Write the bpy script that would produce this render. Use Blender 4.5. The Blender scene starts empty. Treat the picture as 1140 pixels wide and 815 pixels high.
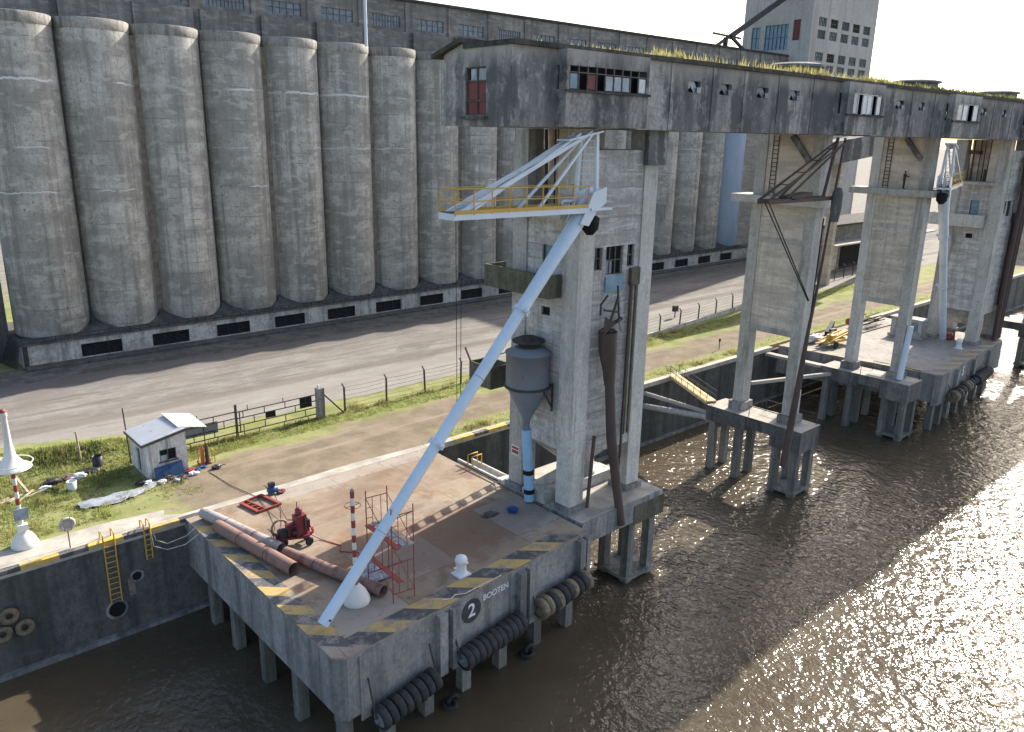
import bpy, math, random
from mathutils import Vector, Matrix
R = math.radians
random.seed(7)
S = bpy.context.scene
COL = S.collection

# ------------------------------------------------------------------ camera
SUN_AZ, SUN_EL = R(78.8), R(32.5)          # azimuth from +Y towards +X
def cam_matrix():
    a, b, g = 0.730235755, 0.282837449, -0.0182436309
    f = Vector((math.sin(a)*math.cos(b), math.cos(a)*math.cos(b), -math.sin(b)))
    r = Vector((math.cos(a), -math.sin(a), 0)); d = f.cross(r)
    r2 = math.cos(g)*r + math.sin(g)*d; d2 = -math.sin(g)*r + math.cos(g)*d
    m = Matrix((( r2.x, -d2.x, -f.x, 0), (r2.y, -d2.y, -f.y, 0), (r2.z, -d2.z, -f.z, 24.0), (0, 0, 0, 1)))
    return m
cd = bpy.data.cameras.new('camera'); cam = bpy.data.objects.new('camera', cd); COL.objects.link(cam)
cd.sensor_width = 36; cd.lens = 36*887.018/1140; cd.clip_start = .5; cd.clip_end = 6000
cam.matrix_world = cam_matrix(); S.camera = cam

# ------------------------------------------------------------------ sky, sun, exposure
W = bpy.data.worlds.new('World'); S.world = W; W.use_nodes = True
wt = W.node_tree; sk = wt.nodes.new('ShaderNodeTexSky'); sk.sky_type = 'NISHITA'; sk.sun_disc = False
sk.sun_elevation = SUN_EL; sk.sun_rotation = SUN_AZ; sk.air_density = 1.0; sk.dust_density = 2.6; sk.ozone_density = .6
bg = wt.nodes['Background']; wt.links.new(sk.outputs[0], bg.inputs[0]); bg.inputs[1].default_value = .14
sd = bpy.data.lights.new('sun', 'SUN'); sd.energy = 4.7; sd.angle = R(.53); sd.color = (1, .94, .84)
so = bpy.data.objects.new('sun', sd); COL.objects.link(so)
so.rotation_euler = Vector((math.sin(SUN_AZ)*math.cos(SUN_EL), math.cos(SUN_AZ)*math.cos(SUN_EL), math.sin(SUN_EL))).to_track_quat('Z', 'Y').to_euler()
so.location = (200, 60, 160)
S.view_settings.view_transform = 'Standard'; S.view_settings.look = 'None'; S.view_settings.gamma = 1
S.view_settings.exposure = 1.04
try:
    S.cycles.max_bounces = 6; S.cycles.diffuse_bounces = 3; S.cycles.glossy_bounces = 3; S.cycles.caustics_reflective = True; S.cycles.blur_glossy = 1.0; S.cycles.caustics_refractive = False
    S.cycles.use_denoising = True; S.cycles.sample_clamp_indirect = 8
except Exception: pass

# ------------------------------------------------------------------ material helpers
class NT:
    def __init__(s, name):
        s.m = bpy.data.materials.new(name); s.m.use_nodes = True; s.t = s.m.node_tree
        s.b = s.t.nodes['Principled BSDF']; s.geo = s.t.nodes.new('ShaderNodeNewGeometry'); s.pos = s.geo.outputs['Position']
    def n(s, typ, **kw):
        x = s.t.nodes.new(typ)
        for k, v in kw.items(): setattr(x, k, v)
        return x
    def L(s, a, b): s.t.links.new(a, b)
    def scale(s, v, off=(0, 0, 0), rot=(0, 0, 0)):
        x = s.n('ShaderNodeMapping'); x.inputs['Scale'].default_value = v; x.inputs['Location'].default_value = off; x.inputs['Rotation'].default_value = rot; s.L(s.pos, x.inputs[0]); return x.outputs[0]
    def noise(s, v=(1, 1, 1), detail=5, rough=.6, dist=0, off=(0, 0, 0)):
        x = s.n('ShaderNodeTexNoise'); x.inputs['Scale'].default_value = 1; x.inputs['Detail'].default_value = detail; x.inputs['Roughness'].default_value = rough; x.inputs['Distortion'].default_value = dist
        s.L(s.scale(v, off), x.inputs['Vector']); return x.outputs['Fac']
    def ramp(s, f, lo, hi, a=0., b=1.):
        x = s.n('ShaderNodeMapRange', clamp=True); x.interpolation_type = 'SMOOTHSTEP'
        s.L(f, x.inputs['Value'])
        for k, v in zip(('From Min', 'From Max', 'To Min', 'To Max'), (lo, hi, a, b)): x.inputs[k].default_value = v
        return x.outputs[0]
    def mix(s, f, a, b, mode='MIX'):
        x = s.n('ShaderNodeMix', data_type='RGBA', blend_type=mode)
        if isinstance(f, (int, float)): x.inputs[0].default_value = f
        else: s.L(f, x.inputs[0])
        for i, c in ((6, a), (7, b)):
            if isinstance(c, tuple): x.inputs[i].default_value = (*c, 1)
            else: s.L(c, x.inputs[i])
        return x.outputs[2]
    def math(s, op, a, b=None):
        x = s.n('ShaderNodeMath', operation=op)
        for i, v in enumerate((a, b)):
            if v is None: continue
            if isinstance(v, (int, float)): x.inputs[i].default_value = v
            else: s.L(v, x.inputs[i])
        return x.outputs[0]
    def xyz(s):
        x = s.n('ShaderNodeSeparateXYZ'); s.L(s.pos, x.inputs[0]); return x.outputs
    def bump(s, h, strength=.3, dist=.05):
        x = s.n('ShaderNodeBump'); x.inputs['Strength'].default_value = strength; x.inputs['Distance'].default_value = dist; s.L(h, x.inputs['Height']); s.L(x.outputs[0], s.b.inputs['Normal'])
    def out(s, col, rough=.85, metal=0., spec=.3):
        if isinstance(col, tuple): s.b.inputs['Base Color'].default_value = (*col, 1)
        else: s.L(col, s.b.inputs['Base Color'])
        s.b.inputs['Roughness'].default_value = rough; s.b.inputs['Metallic'].default_value = metal; s.b.inputs['Specular IOR Level'].default_value = spec
        return s.m
def g3(c, k): return tuple(x*k for x in c)
def concrete(name, base, dark, light=None, blot=.35, streak=1.1, mould=(.42, .62), boards=0., fine=1., lines=None, green=None, band=None, soot=None, lifts=0):
    """weathered board-marked concrete: blotches, vertical run-off streaks, board lines, grain"""
    N = NT(name)
    big = N.noise((blot*.6, blot*.6, blot*.45), 7, .65)
    st = N.noise((streak, streak, streak*.045), 5, .65, .2)
    st2 = N.noise((streak*3.1, streak*3.1, streak*.12), 4, .6, 0, (13, 7, 3))
    fi = N.noise((5, 5, 4), 5, .7)
    c = N.mix(N.ramp(big, .33, .68), base, light or g3(base, 1.3))
    c = N.mix(N.ramp(st, mould[0], mould[1], 0, .8), c, dark)
    c = N.mix(N.ramp(st2, .52, .72, 0, .55), c, light or g3(base, 1.45))
    c = N.mix(N.ramp(st2, .3, .45, .45, 0), c, g3(dark, 1.0))
    c = N.mix(N.ramp(fi, .35, .7, .0, .5*fine), c, g3(dark, .9), 'MIX')
    md = N.noise((1.5, 1.5, 1.1), 8, .72, .3, (41, 12, 5)); c = N.mix(N.ramp(md, .50, .66, 0, .55*fine), c, g3(dark, 1.05)); c = N.mix(N.ramp(md, .36, .46, .45*fine, 0), c, light or g3(base, 1.4))
    pits = N.noise((9, 9, 7), 3, .5, 0, (5, 5, 5)); c = N.mix(N.ramp(pits, .66, .74, 0, .55*fine), c, g3(dark, .5))
    if soot:
        s1 = N.noise((.38, .38, .07), 4, .6, .3, (6, 2, 1)); s2 = N.noise((.55, .55, .38), 7, .72, .3, (16, 2, 8)); sv = N.math('ADD', s1, N.math('MULTIPLY', N.math('SUBTRACT', s2, .5), .9)); c = N.mix(N.ramp(sv, .48, .60, 0, .9), c, soot)
    if band:
        z = N.xyz()[2]; zz = N.math('ADD', z, N.math('MULTIPLY', N.math('SUBTRACT', N.noise((.8, .8, .25), 5, .65, 0, (3, 18, 2)), .5), 2.6)); c = N.mix(N.ramp(zz, band[0], band[1], 0, .75), c, band[2])
    if lifts:
        z = N.xyz()[2]; zw = N.math('ADD', z, N.math('MULTIPLY', N.noise((.3, .3, .1), 2, .5, 0, (2, 2, 2)), .12)); ld = N.math('ABSOLUTE', N.math('SUBTRACT', N.math('MODULO', N.math('ADD', zw, 100.), lifts), lifts/2)); lm = N.noise((.35, .35, .9), 4, .65, 0, (7, 3, 1)); c = N.mix(N.math('MULTIPLY', N.ramp(ld, .02, .07, 1, 0), N.ramp(lm, .46, .62, 0, .75)), c, g3(dark, .7))
        st3 = N.noise((1.9, 1.9, .03), 4, .6, 0, (3, 33, 5)); c = N.mix(N.ramp(st3, .56, .66, 0, .5), c, g3(dark, .9)); sp2 = N.noise((3.2, 3.2, 2.2), 4, .6, 0, (13, 3, 15)); c = N.mix(N.ramp(sp2, .60, .68, 0, .75), c, g3(dark, .75))
    pa = N.noise((.09, .09, .06), 4, .6, .8, (17, 4, 9)); c = N.mix(N.ramp(pa, .48, .62, 0, .38), c, g3(dark, 1.15))
    oi = N.n('ShaderNodeObjectInfo'); v = N.ramp(oi.outputs['Random'], 0, 1, .86, 1.12); hv = N.n('ShaderNodeHueSaturation'); N.L(v, hv.inputs['Value']); N.L(c, hv.inputs['Color']); c = hv.outputs[0]
    h = fi
    if boards:
        bd = N.noise((.25, .25, boards), 3, .5, 0, (2, 9, 4)); c = N.mix(N.ramp(bd, .4, .62, .5, 0), c, g3(dark, .85))
        bl = N.noise((.6, .6, boards*2.2), 2, .5, 0, (21, 2, 4)); c = N.mix(N.ramp(bl, .56, .66, 0, .4), c, light or g3(base, 1.4))
    if green:
        gn = N.noise((.5, .5, .12), 4, .6, 0, (31, 3, 14)); c = N.mix(N.ramp(gn, .55, .72, 0, .7), c, green)
    if lines:                         # lime efflorescence along casting joints
        z = N.xyz()[2]; wob = N.noise((.6, .6, .0), 4, .7, 0, (3, 3, 3)); msk = N.noise((.13, .13, .9), 2, .5, 0, (8, 1, 2))
        for (lz, wdt, lo) in lines:
            d = N.math('ABSOLUTE', N.math('ADD', N.math('SUBTRACT', z, lz), N.math('MULTIPLY', N.math('SUBTRACT', wob, .5), .9)))
            f = N.math('MULTIPLY', N.ramp(d, wdt*.3, wdt, 1, 0), N.ramp(msk, lo, lo+.06))
            c = N.mix(f, c, (.62, .63, .64))
    N.bump(h, .35, .03)
    return N.out(c, .9, 0, .2)
def paint(name, col, rust=(.16, .08, .045), amount=.3, rough=.55, dirt=None, sc=2.2):
    N = NT(name); a = N.noise((sc, sc, sc*.6), 6, .7); b = N.noise((.7, .7, .5), 4, .6, 0, (4, 4, 4))
    c = N.mix(N.ramp(b, .35, .7, 0, .5), col, dirt or g3(col, .72))
    c = N.mix(N.ramp(a, .74-amount*.38, .80-amount*.3, 0, .85), c, rust)
    N.bump(a, .15, .01); return N.out(c, rough, 0, .35)
def plain(name, col, rough=.8, var=.35, sc=3., metal=0.):
    N = NT(name); a = N.noise((sc, sc, sc), 5, .65); c = N.mix(N.ramp(a, .3, .7), g3(col, 1-var), g3(col, 1+var)); N.bump(a, .2, .01); return N.out(c, rough, metal, .3)

M = {}
M['silo'] = concrete('silo_concrete', (.475, .45, .405), (.24, .23, .208), (.60, .575, .53), .22, .62, (.47, .63), .55, 1.0, [(28.35, .16, .44), (17.5, .09, .50), (21.9, .08, .52)], lifts=1.22)
M['silo_rim'] = concrete('silo_rim_concrete', (.27, .258, .235), (.13, .126, .115), (.40, .375, .33), .6, 1.2, (.48, .66))
M['seam'] = plain('seam_mortar', (.21, .175, .14), .9, .3, 1.2)
M['seamdark'] = plain('seam_dark_mortar', (.085, .075, .065), .9, .3, 1.2)
M['bluepaint'] = paint('pale_blue_wash', (.33, .41, .52), (.22, .25, .28), .25, .8, (.26, .33, .42), .4)
M['head'] = concrete('conveyor_house_concrete', (.25, .238, .225), (.14, .136, .13), (.34, .325, .30), .5, 1., (.42, .6), 1.2)
M['plinth'] = concrete('plinth_whitewash', (.52, .50, .465), (.13, .13, .12), (.62, .60, .56), .5, .9, (.50, .70))
M['plinth_roof'] = concrete('plinth_roof_slab', (.10, .098, .093), (.05, .05, .048), None, .8, .8)
M['gallery'] = concrete('gallery_concrete', (.42, .405, .375), (.13, .13, .13), (.50, .485, .45), .25, .35, (.42, .6), .0, 1.1, None, None, (27.3, 28.6, (.45, .43, .39)), (.105, .107, .108))
M['galdark'] = concrete('gallery_black_mould', (.33, .32, .30), (.095, .096, .098), (.42, .405, .38), .25, .4, (.42, .58), .0, 1.1, None, None, (27.2, 28.5, (.40, .385, .35)), (.085, .087, .089))
M['roofslab'] = concrete('gallery_roof_slab', (.07, .066, .058), (.03, .03, .028), None, .8, .8)
M['tower'] = concrete('tower_concrete', (.57, .55, .515), (.29, .28, .26), (.66, .645, .62), .45, .8, (.48, .64), 1.8, 1.2, None, (.16, .155, .10), lifts=.9)
M['towerlight'] = concrete('warm_lit_concrete', (.60, .52, .43), (.36, .315, .265), (.66, .59, .50), .4, .7, (.55, .7), 1.2, .8)  # warm bounced light on loft and upper panels is put into this colour
M['tan'] = concrete('bounce_lit_panel_concrete', (.58, .52, .44), (.36, .325, .28), (.64, .58, .50), .4, .7, (.5, .66), 1.4, 1., lifts=1.3)  # tan tint stands for light thrown up by the water, held in the colour
M['column'] = concrete('column_concrete', (.47, .455, .42), (.27, .262, .235), (.57, .555, .525), .6, 1.6, (.50, .68), 0, 1., None, (.14, .135, .085))
M['skirt'] = concrete('skirt_concrete', (.25, .247, .24), (.10, .101, .10), (.34, .335, .325), .5, .9, (.46, .62))
M['pile'] = concrete('pile_concrete', (.19, .188, .17), (.09, .09, .08), (.27, .26, .24), .9, 1.2)
M['capdark'] = concrete('pile_cap_concrete', (.14, .138, .133), (.06, .06, .06), (.2, .195, .185), .6, .9, (.46, .62))
M['quaywall'] = concrete('quay_wall_concrete', (.118, .117, .107), (.052, .054, .050), (.17, .165, .15), .3, .5, (.44, .6))
M['work'] = concrete('workhouse_concrete', (.44, .425, .40), (.29, .28, .262), (.50, .485, .46), .3, .4, (.5, .68))
M['trough'] = concrete('mossy_trough_concrete', (.11, .105, .075), (.055, .055, .04), (.16, .15, .11), .9, 1.2)
def deck_mat():
    N = NT('deck_concrete'); big = N.noise((.16, .16, .16), 6, .62); rs = N.noise((.22, .3, .2), 5, .62, .6, (11, 5, 0)); fi = N.noise((3, 3, 3), 6, .7); bl = N.noise((.7, .7, .7), 5, .6, 0, (3, 8, 0))
    c = N.mix(N.ramp(big, .35, .66), (.275, .222, .168), (.36, .298, .23)); c = N.mix(N.ramp(bl, .5, .7, 0, .55), c, (.24, .18, .13))
    c = N.mix(N.ramp(rs, .5, .66, 0, .75), c, (.30, .17, .085)); dk = N.noise((.2, .28, .2), 5, .62, .6, (31, 9, 0)); c = N.mix(N.ramp(dk, .46, .62, 0, .75), c, (.17, .115, .085)); c = N.mix(N.ramp(fi, .55, .75, 0, .6), c, (.16, .14, .12))
    X, Y, Z = N.xyz()[:3]
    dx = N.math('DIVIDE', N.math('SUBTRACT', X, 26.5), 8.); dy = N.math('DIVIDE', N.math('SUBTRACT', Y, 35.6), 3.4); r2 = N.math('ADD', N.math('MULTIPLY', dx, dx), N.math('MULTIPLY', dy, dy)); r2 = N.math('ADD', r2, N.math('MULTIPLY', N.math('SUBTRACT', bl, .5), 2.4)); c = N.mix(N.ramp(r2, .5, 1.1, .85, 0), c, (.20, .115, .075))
    cb = N.n('ShaderNodeCombineXYZ'); N.L(N.math('FLOOR', N.math('DIVIDE', N.math('ADD', X, 2.975), 4.75)), cb.inputs[0]); N.L(N.math('FLOOR', N.math('DIVIDE', N.math('ADD', Y, 3.85), 4.6)), cb.inputs[1]); wn = N.n('ShaderNodeTexWhiteNoise'); N.L(cb.outputs[0], wn.inputs['Vector']); c = N.mix(N.ramp(wn.outputs['Value'], .55, .75, 0, .5), c, (.30, .275, .25)); c = N.mix(N.ramp(wn.outputs['Value'], .45, .2, 0, .35), c, (.20, .135, .09))
    cr = N.noise((1.3, 1.3, 1.3), 8, .75, .8, (2, 14, 0)); c = N.mix(N.ramp(cr, .56, .63, 0, .5), c, (.15, .10, .07))
    for ax, step, off in ((X, 4.75, .6), (Y, 4.6, 1.55)):           # casting joints
        d = N.math('ABSOLUTE', N.math('SUBTRACT', N.math('MODULO', N.math('ADD', ax, 100*step+off), step), step/2)); c = N.mix(N.math('MULTIPLY', N.ramp(d, .02, .06, .6, 0), N.ramp(bl, .35, .6)), c, (.12, .10, .08))
    N.bump(fi, .3, .02); return N.out(c, .9, 0, .2)
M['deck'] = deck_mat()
def coping_mat():
    N = NT('coping_concrete'); a = N.noise((.6, .6, .6), 6, .65); f = N.noise((5, 5, 5), 4, .7)
    c = N.mix(N.ramp(a, .35, .65), (.32, .29, .25), (.46, .42, .36)); c = N.mix(N.ramp(f, .55, .75, 0, .5), c, (.2, .18, .15)); N.bump(f, .3, .02); return N.out(c, .9, 0, .2)
M['coping'] = coping_mat()
M['fardeck'] = concrete('far_deck_concrete', (.34, .31, .28), (.2, .175, .155), (.42, .39, .35), .4, .4, (.5, .7))
def hazard(name, col, under):
    N = NT(name); a = N.noise((1.6, 1.6, 1.6), 6, .72); b2 = N.noise((.5, .5, .5), 4, .6, 0, (5, 5, 0)); c = N.mix(N.ramp(N.math('ADD', a, N.math('MULTIPLY', b2, .5)), .72, .86, 0, .9), col, under); N.bump(a, .2, .01); return N.out(c, .8, 0, .25)
M['yellow'] = hazard('worn_yellow_paint', (.44, .31, .12), (.25, .21, .165)); M['black'] = hazard('worn_black_paint', (.075, .075, .078), (.19, .175, .155))
M['blackworn'] = hazard('mostly_gone_black_paint', (.10, .10, .10), (.27, .24, .21)); M['fadedyellow'] = hazard('faded_yellow_paint', (.36, .29, .17), (.30, .27, .24)); M['fadedblack'] = hazard('faded_black_paint', (.20, .185, .17), (.30, .27, .24))
M['kerbyellow'] = hazard('kerb_yellow_paint', (.56, .38, .08), (.33, .27, .18))
def ground_mat():
    N = NT('ground_grass_and_dirt'); X, Y, Z = N.xyz()[:3]
    w = N.noise((.12, .2, .2), 5, .6); n2 = N.noise((.45, .45, .45), 6, .65, 0, (7, 3, 0)); f = N.noise((3.5, 3.5, 3.5), 5, .7); tr = N.noise((.05, .7, .5), 4, .6, 0, (2, 6, 1))
    grass = N.mix(N.ramp(n2, .35, .65), (.18, .20, .07), (.27, .265, .12)); grass = N.mix(N.ramp(f, .5, .75, 0, .6), grass, (.13, .14, .055))
    dry = N.mix(N.ramp(n2, .35, .65), (.165, .130, .092), (.235, .188, .138)); dry = N.mix(N.ramp(f, .5, .75, 0, .6), dry, (.15, .115, .07)); dry = N.mix(N.ramp(tr, .52, .66, 0, .6), dry, (.30, .24, .18))
    # grass near the fence and beside the quay, a worn dirt track between; the west plot is all green
    bare = N.ramp(N.math('ADD', Y, N.math('MULTIPLY', N.math('SUBTRACT', w, .5), 7)), 54.8, 57.8, .86, 0); bare = N.math('MULTIPLY', bare, N.math('MAXIMUM', N.ramp(N.math('ADD', Y, N.math('MULTIPLY', N.math('SUBTRACT', n2, .5), 3)), 50., 52.2, .15, 1), N.ramp(X, 34, 41, 1, 0))); west = N.ramp(N.math('ADD', X, N.math('MULTIPLY', N.math('SUBTRACT', w, .5), 9)), 12.5, 18, 0, 1)
    bare = N.math('MULTIPLY', bare, west); bare = N.math('ADD', bare, N.ramp(n2, .55, .72, 0, .5)); bare = N.ramp(bare, .25, .75)
    far = N.math('MULTIPLY', N.ramp(X, 18, 24), N.ramp(N.math('SUBTRACT', Y, N.math('MULTIPLY', N.math('MAXIMUM', N.math('SUBTRACT', X, 75), 0), .06)), 63.5, 66)); c = N.mix(bare, grass, dry); c = N.mix(far, c, N.mix(N.ramp(n2, .3, .7), (.17, .155, .135), (.25, .23, .2))); N.bump(f, .5, .06); return N.out(c, .95, 0, .1)
M['ground'] = ground_mat()
def road_mat():
    N = NT('gravelly_road'); X, Y, Z = N.xyz()[:3]; a = N.noise((.16, .35, .3), 7, .7, .6); b = N.noise((.07, .5, .3), 5, .65, 0, (3, 11, 0)); f = N.noise((2.6, 2.6, 2.6), 7, .75); p = N.noise((.5, .7, .5), 6, .7, .4, (9, 9, 0))
    c = N.mix(N.ramp(a, .35, .65), (.175, .16, .143), (.25, .23, .205)); c = N.mix(N.ramp(b, .50, .64, 0, .7), c, (.135, .118, .10)); c = N.mix(N.ramp(p, .5, .68, 0, .6), c, (.30, .285, .262)); c = N.mix(N.ramp(f, .5, .72, 0, .6), c, (.11, .097, .085))
    ru = N.noise((.04, .8, .5), 4, .65, .2, (5, 1, 0)); c = N.mix(N.ramp(N.math('ADD', ru, N.math('MULTIPLY', N.math('SUBTRACT', p, .5), .5)), .53, .62, 0, .75), c, (.15, .128, .108)); pt = N.noise((.11, .16, .2), 6, .7, .6, (1, 19, 0)); c = N.mix(N.ramp(pt, .54, .63, 0, .6), c, (.19, .165, .14))
    vo = N.n('ShaderNodeTexVoronoi', feature='DISTANCE_TO_EDGE'); vo.inputs['Scale'].default_value = 1; N.L(N.scale((.16, .22, .2)), vo.inputs['Vector']); c = N.mix(N.math('MULTIPLY', N.ramp(vo.outputs['Distance'], .003, .012, .3, 0), N.ramp(p, .5, .64)), c, (.07, .06, .05))
    c = N.mix(N.ramp(N.math('ADD', Y, N.math('MULTIPLY', N.math('SUBTRACT', b, .5), 14)), 72.5, 70, 0, .4), c, (.33, .305, .275)); rb = N.math('ABSOLUTE', N.math('SUBTRACT', N.math('ADD', Y, N.math('MULTIPLY', N.math('SUBTRACT', a, .5), 3)), 71.2)); c = N.mix(N.ramp(rb, .5, 1.4, .65, 0), c, (.15, .128, .108))
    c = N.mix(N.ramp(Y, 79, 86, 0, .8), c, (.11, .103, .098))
    N.bump(f, .5, .05); return N.out(c, .95, 0, .12)
M['road'] = road_mat()
M['asphalt'] = concrete('old_asphalt', (.10, .095, .088), (.055, .054, .05), (.16, .15, .135), .3, .5, (.45, .6), 0, 1.2, None, (.07, .075, .045))
def water_mat():
    N = NT('brown_river_water')
    h1 = N.noise((2.3, 1.75, 1), 2, .55, .6); h2 = N.noise((4.6, 4.0, 1), 3, .6, .3, (4, 7, 0)); h3 = N.noise((.16, .2, 1), 3, .5, 0, (9, 2, 0)); h0 = N.noise((.95, .7, 1), 2, .5, .4, (2, 2, 0))
    h = N.math('ADD', N.math('MULTIPLY', h1, .55), N.math('MULTIPLY', h2, .08)); h = N.math('ADD', h, N.math('MULTIPLY', h0, .8))
    patch = N.ramp(N.noise((.05, .07, 1), 3, .5, .5, (1, 5, 0)), .3, .7, .55, 1.1); h = N.math('MULTIPLY', h, patch)
    c = N.mix(N.ramp(h3, .35, .65), (.074, .058, .038), (.094, .074, .049))
    bp = N.n('ShaderNodeBump'); bp.inputs['Strength'].default_value = 1; bp.inputs['Distance'].default_value = .30; N.L(h, bp.inputs['Height'])
    df = N.n('ShaderNodeBsdfDiffuse'); N.L(c, df.inputs['Color'])
    gs = N.n('ShaderNodeBsdfGlossy'); gs.inputs['Roughness'].default_value = .115; N.L(bp.outputs[0], gs.inputs['Normal'])
    fr = N.n('ShaderNodeFresnel'); fr.inputs['IOR'].default_value = 1.4; N.L(bp.outputs[0], fr.inputs['Normal'])
    mx = N.n('ShaderNodeMixShader'); N.L(fr.outputs[0], mx.inputs[0]); N.L(df.outputs[0], mx.inputs[1]); N.L(gs.outputs[0], mx.inputs[2])
    N.L(mx.outputs[0], N.t.nodes['Material Output'].inputs['Surface']); N.t.nodes.remove(N.b); return N.m
M['water'] = water_mat()
M['white'] = paint('white_crane_paint', (.60, .66, .72), (.25, .2, .17), .10, .45, (.48, .54, .60))
M['white2'] = paint('white_boom_paint', (.55, .65, .75), (.30, .29, .28), .16, .45, (.42, .52, .62), 1.6)
M['ltblue'] = paint('light_blue_pipe_paint', (.27, .47, .66), (.2, .25, .3), .2, .5)
M['rail'] = paint('ochre_railing_paint', (.55, .34, .07), (.25, .13, .05), .25)
M['rust'] = paint('rusted_steel', (.085, .062, .053), (.13, .06, .038), .5, .85, (.05, .04, .037), 1.5)
M['pipe'] = paint('rusty_pipe', (.25, .15, .12), (.13, .078, .062), .6, .75, (.18, .115, .095), 1.4)
M['silver'] = paint('galvanised_pipe', (.36, .335, .32), (.25, .155, .13), .6, .65, (.30, .25, .225), 1.2)
M['dark'] = plain('dark_steel', (.045, .043, .042), .7)
M['void'] = plain('unlit_interior', (.012, .012, .013), .9)
M['cyclone'] = paint('grey_blue_sheet_steel', (.165, .185, .21), (.09, .09, .10), .35, .55, (.12, .135, .155))
M['glass'] = plain('dusty_window_glass', (.17, .205, .24), .25, .3, 1.5)
M['glasslt'] = plain('milky_window_glass', (.30, .36, .40), .3, .3, 1.5)
M['glassblue'] = plain('blue_window_glass', (.16, .26, .33), .3, .2, 1.5)
M['frame'] = plain('window_steel', (.09, .08, .075), .7)
M['louvre'] = plain('louvre_slats', (.035, .036, .038), .7)
M['reddoor'] = paint('faded_red_paint', (.20, .06, .055), (.08, .05, .045), .5, .75)
M['red'] = paint('red_machine_paint', (.17, .03, .035), (.08, .04, .035), .3, .5)
M['scaf'] = paint('red_oxide_tube', (.27, .06, .045), (.12, .06, .05), .3, .6)
M['rubber'] = plain('tyre_rubber', (.028, .028, .030), .8, .4)
M['tyretan'] = plain('dusty_tyre_rubber', (.16, .13, .09), .9, .4)
M['bollard'] = paint('white_bollard_paint', (.70, .72, .74), (.3, .22, .17), .2, .5)
M['beacon'] = paint('white_beacon_paint', (.72, .70, .66), (.35, .25, .18), .12, .6)
M['wood'] = plain('bleached_timber', (.42, .35, .25), .85, .3)
M['plank'] = plain('yellow_gangway_board', (.62, .47, .25), .85, .2)
M['shedwall'] = concrete('shed_limewash', (.60, .59, .575), (.10, .10, .098), (.68, .67, .66), .9, 1.3, (.54, .7), 0, .6)
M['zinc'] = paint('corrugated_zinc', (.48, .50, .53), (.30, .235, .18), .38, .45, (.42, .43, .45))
M['cream'] = paint('cream_canopy_sheet', (.58, .52, .43), (.35, .25, .17), .2, .7)
M['tarp'] = plain('grey_tarpaulin', (.25, .27, .30), .6, .35, 2.)
M['blueboard'] = plain('blue_board', (.025, .06, .14), .6)
M['plastic'] = plain('white_plastic', (.62, .63, .65), .5, .15)
M['bagdark'] = plain('dark_plastic', (.03, .03, .035), .5)
M['bluetub'] = plain('blue_plastic', (.025, .075, .20), .4)
M['redbag'] = plain('red_plastic', (.35, .05, .06), .5)
M['orange'] = paint('orange_steel', (.42, .12, .04), (.15, .06, .03), .3)
M['machyel'] = paint('yellow_machine_paint', (.55, .36, .08), (.15, .1, .06), .3)
M['rope'] = plain('pale_rope', (.5, .47, .4), .9); M['cable'] = plain('black_cable', (.03, .027, .025), .8)
M['redpaint'] = paint('red_band_paint', (.30, .06, .05), (.2, .1, .08), .3)
M['textwhite'] = plain('stencil_white', (.62, .64, .66), .8, .15); M['textdisc'] = plain('number_disc_black', (.045, .05, .058), .8)
def leafy(name, col, var=.35, sc=.6):
    N = NT(name); a = N.noise((sc, sc, sc), 5, .65); c = N.mix(N.ramp(a, .3, .7), g3(col, 1-var), g3(col, 1+var)); df = N.n('ShaderNodeBsdfDiffuse'); tr = N.n('ShaderNodeBsdfTranslucent'); N.L(c, df.inputs[0]); N.L(c, tr.inputs[0]); mx = N.n('ShaderNodeMixShader'); mx.inputs[0].default_value = .5; N.L(df.outputs[0], mx.inputs[1]); N.L(tr.outputs[0], mx.inputs[2]); N.L(mx.outputs[0], N.t.nodes['Material Output'].inputs['Surface']); N.t.nodes.remove(N.b); return N.m
M['grass'] = leafy('grass_blade', (.29, .31, .11)); M['drygrass'] = leafy('dry_grass_blade', (.33, .30, .13)); M['weed'] = leafy('dark_weed', (.11, .125, .05))
M['person_clothes'] = plain('dark_work_clothes', (.05, .04, .035), .9)
M['skin'] = plain('skin', (.25, .13, .09), .6)

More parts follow.
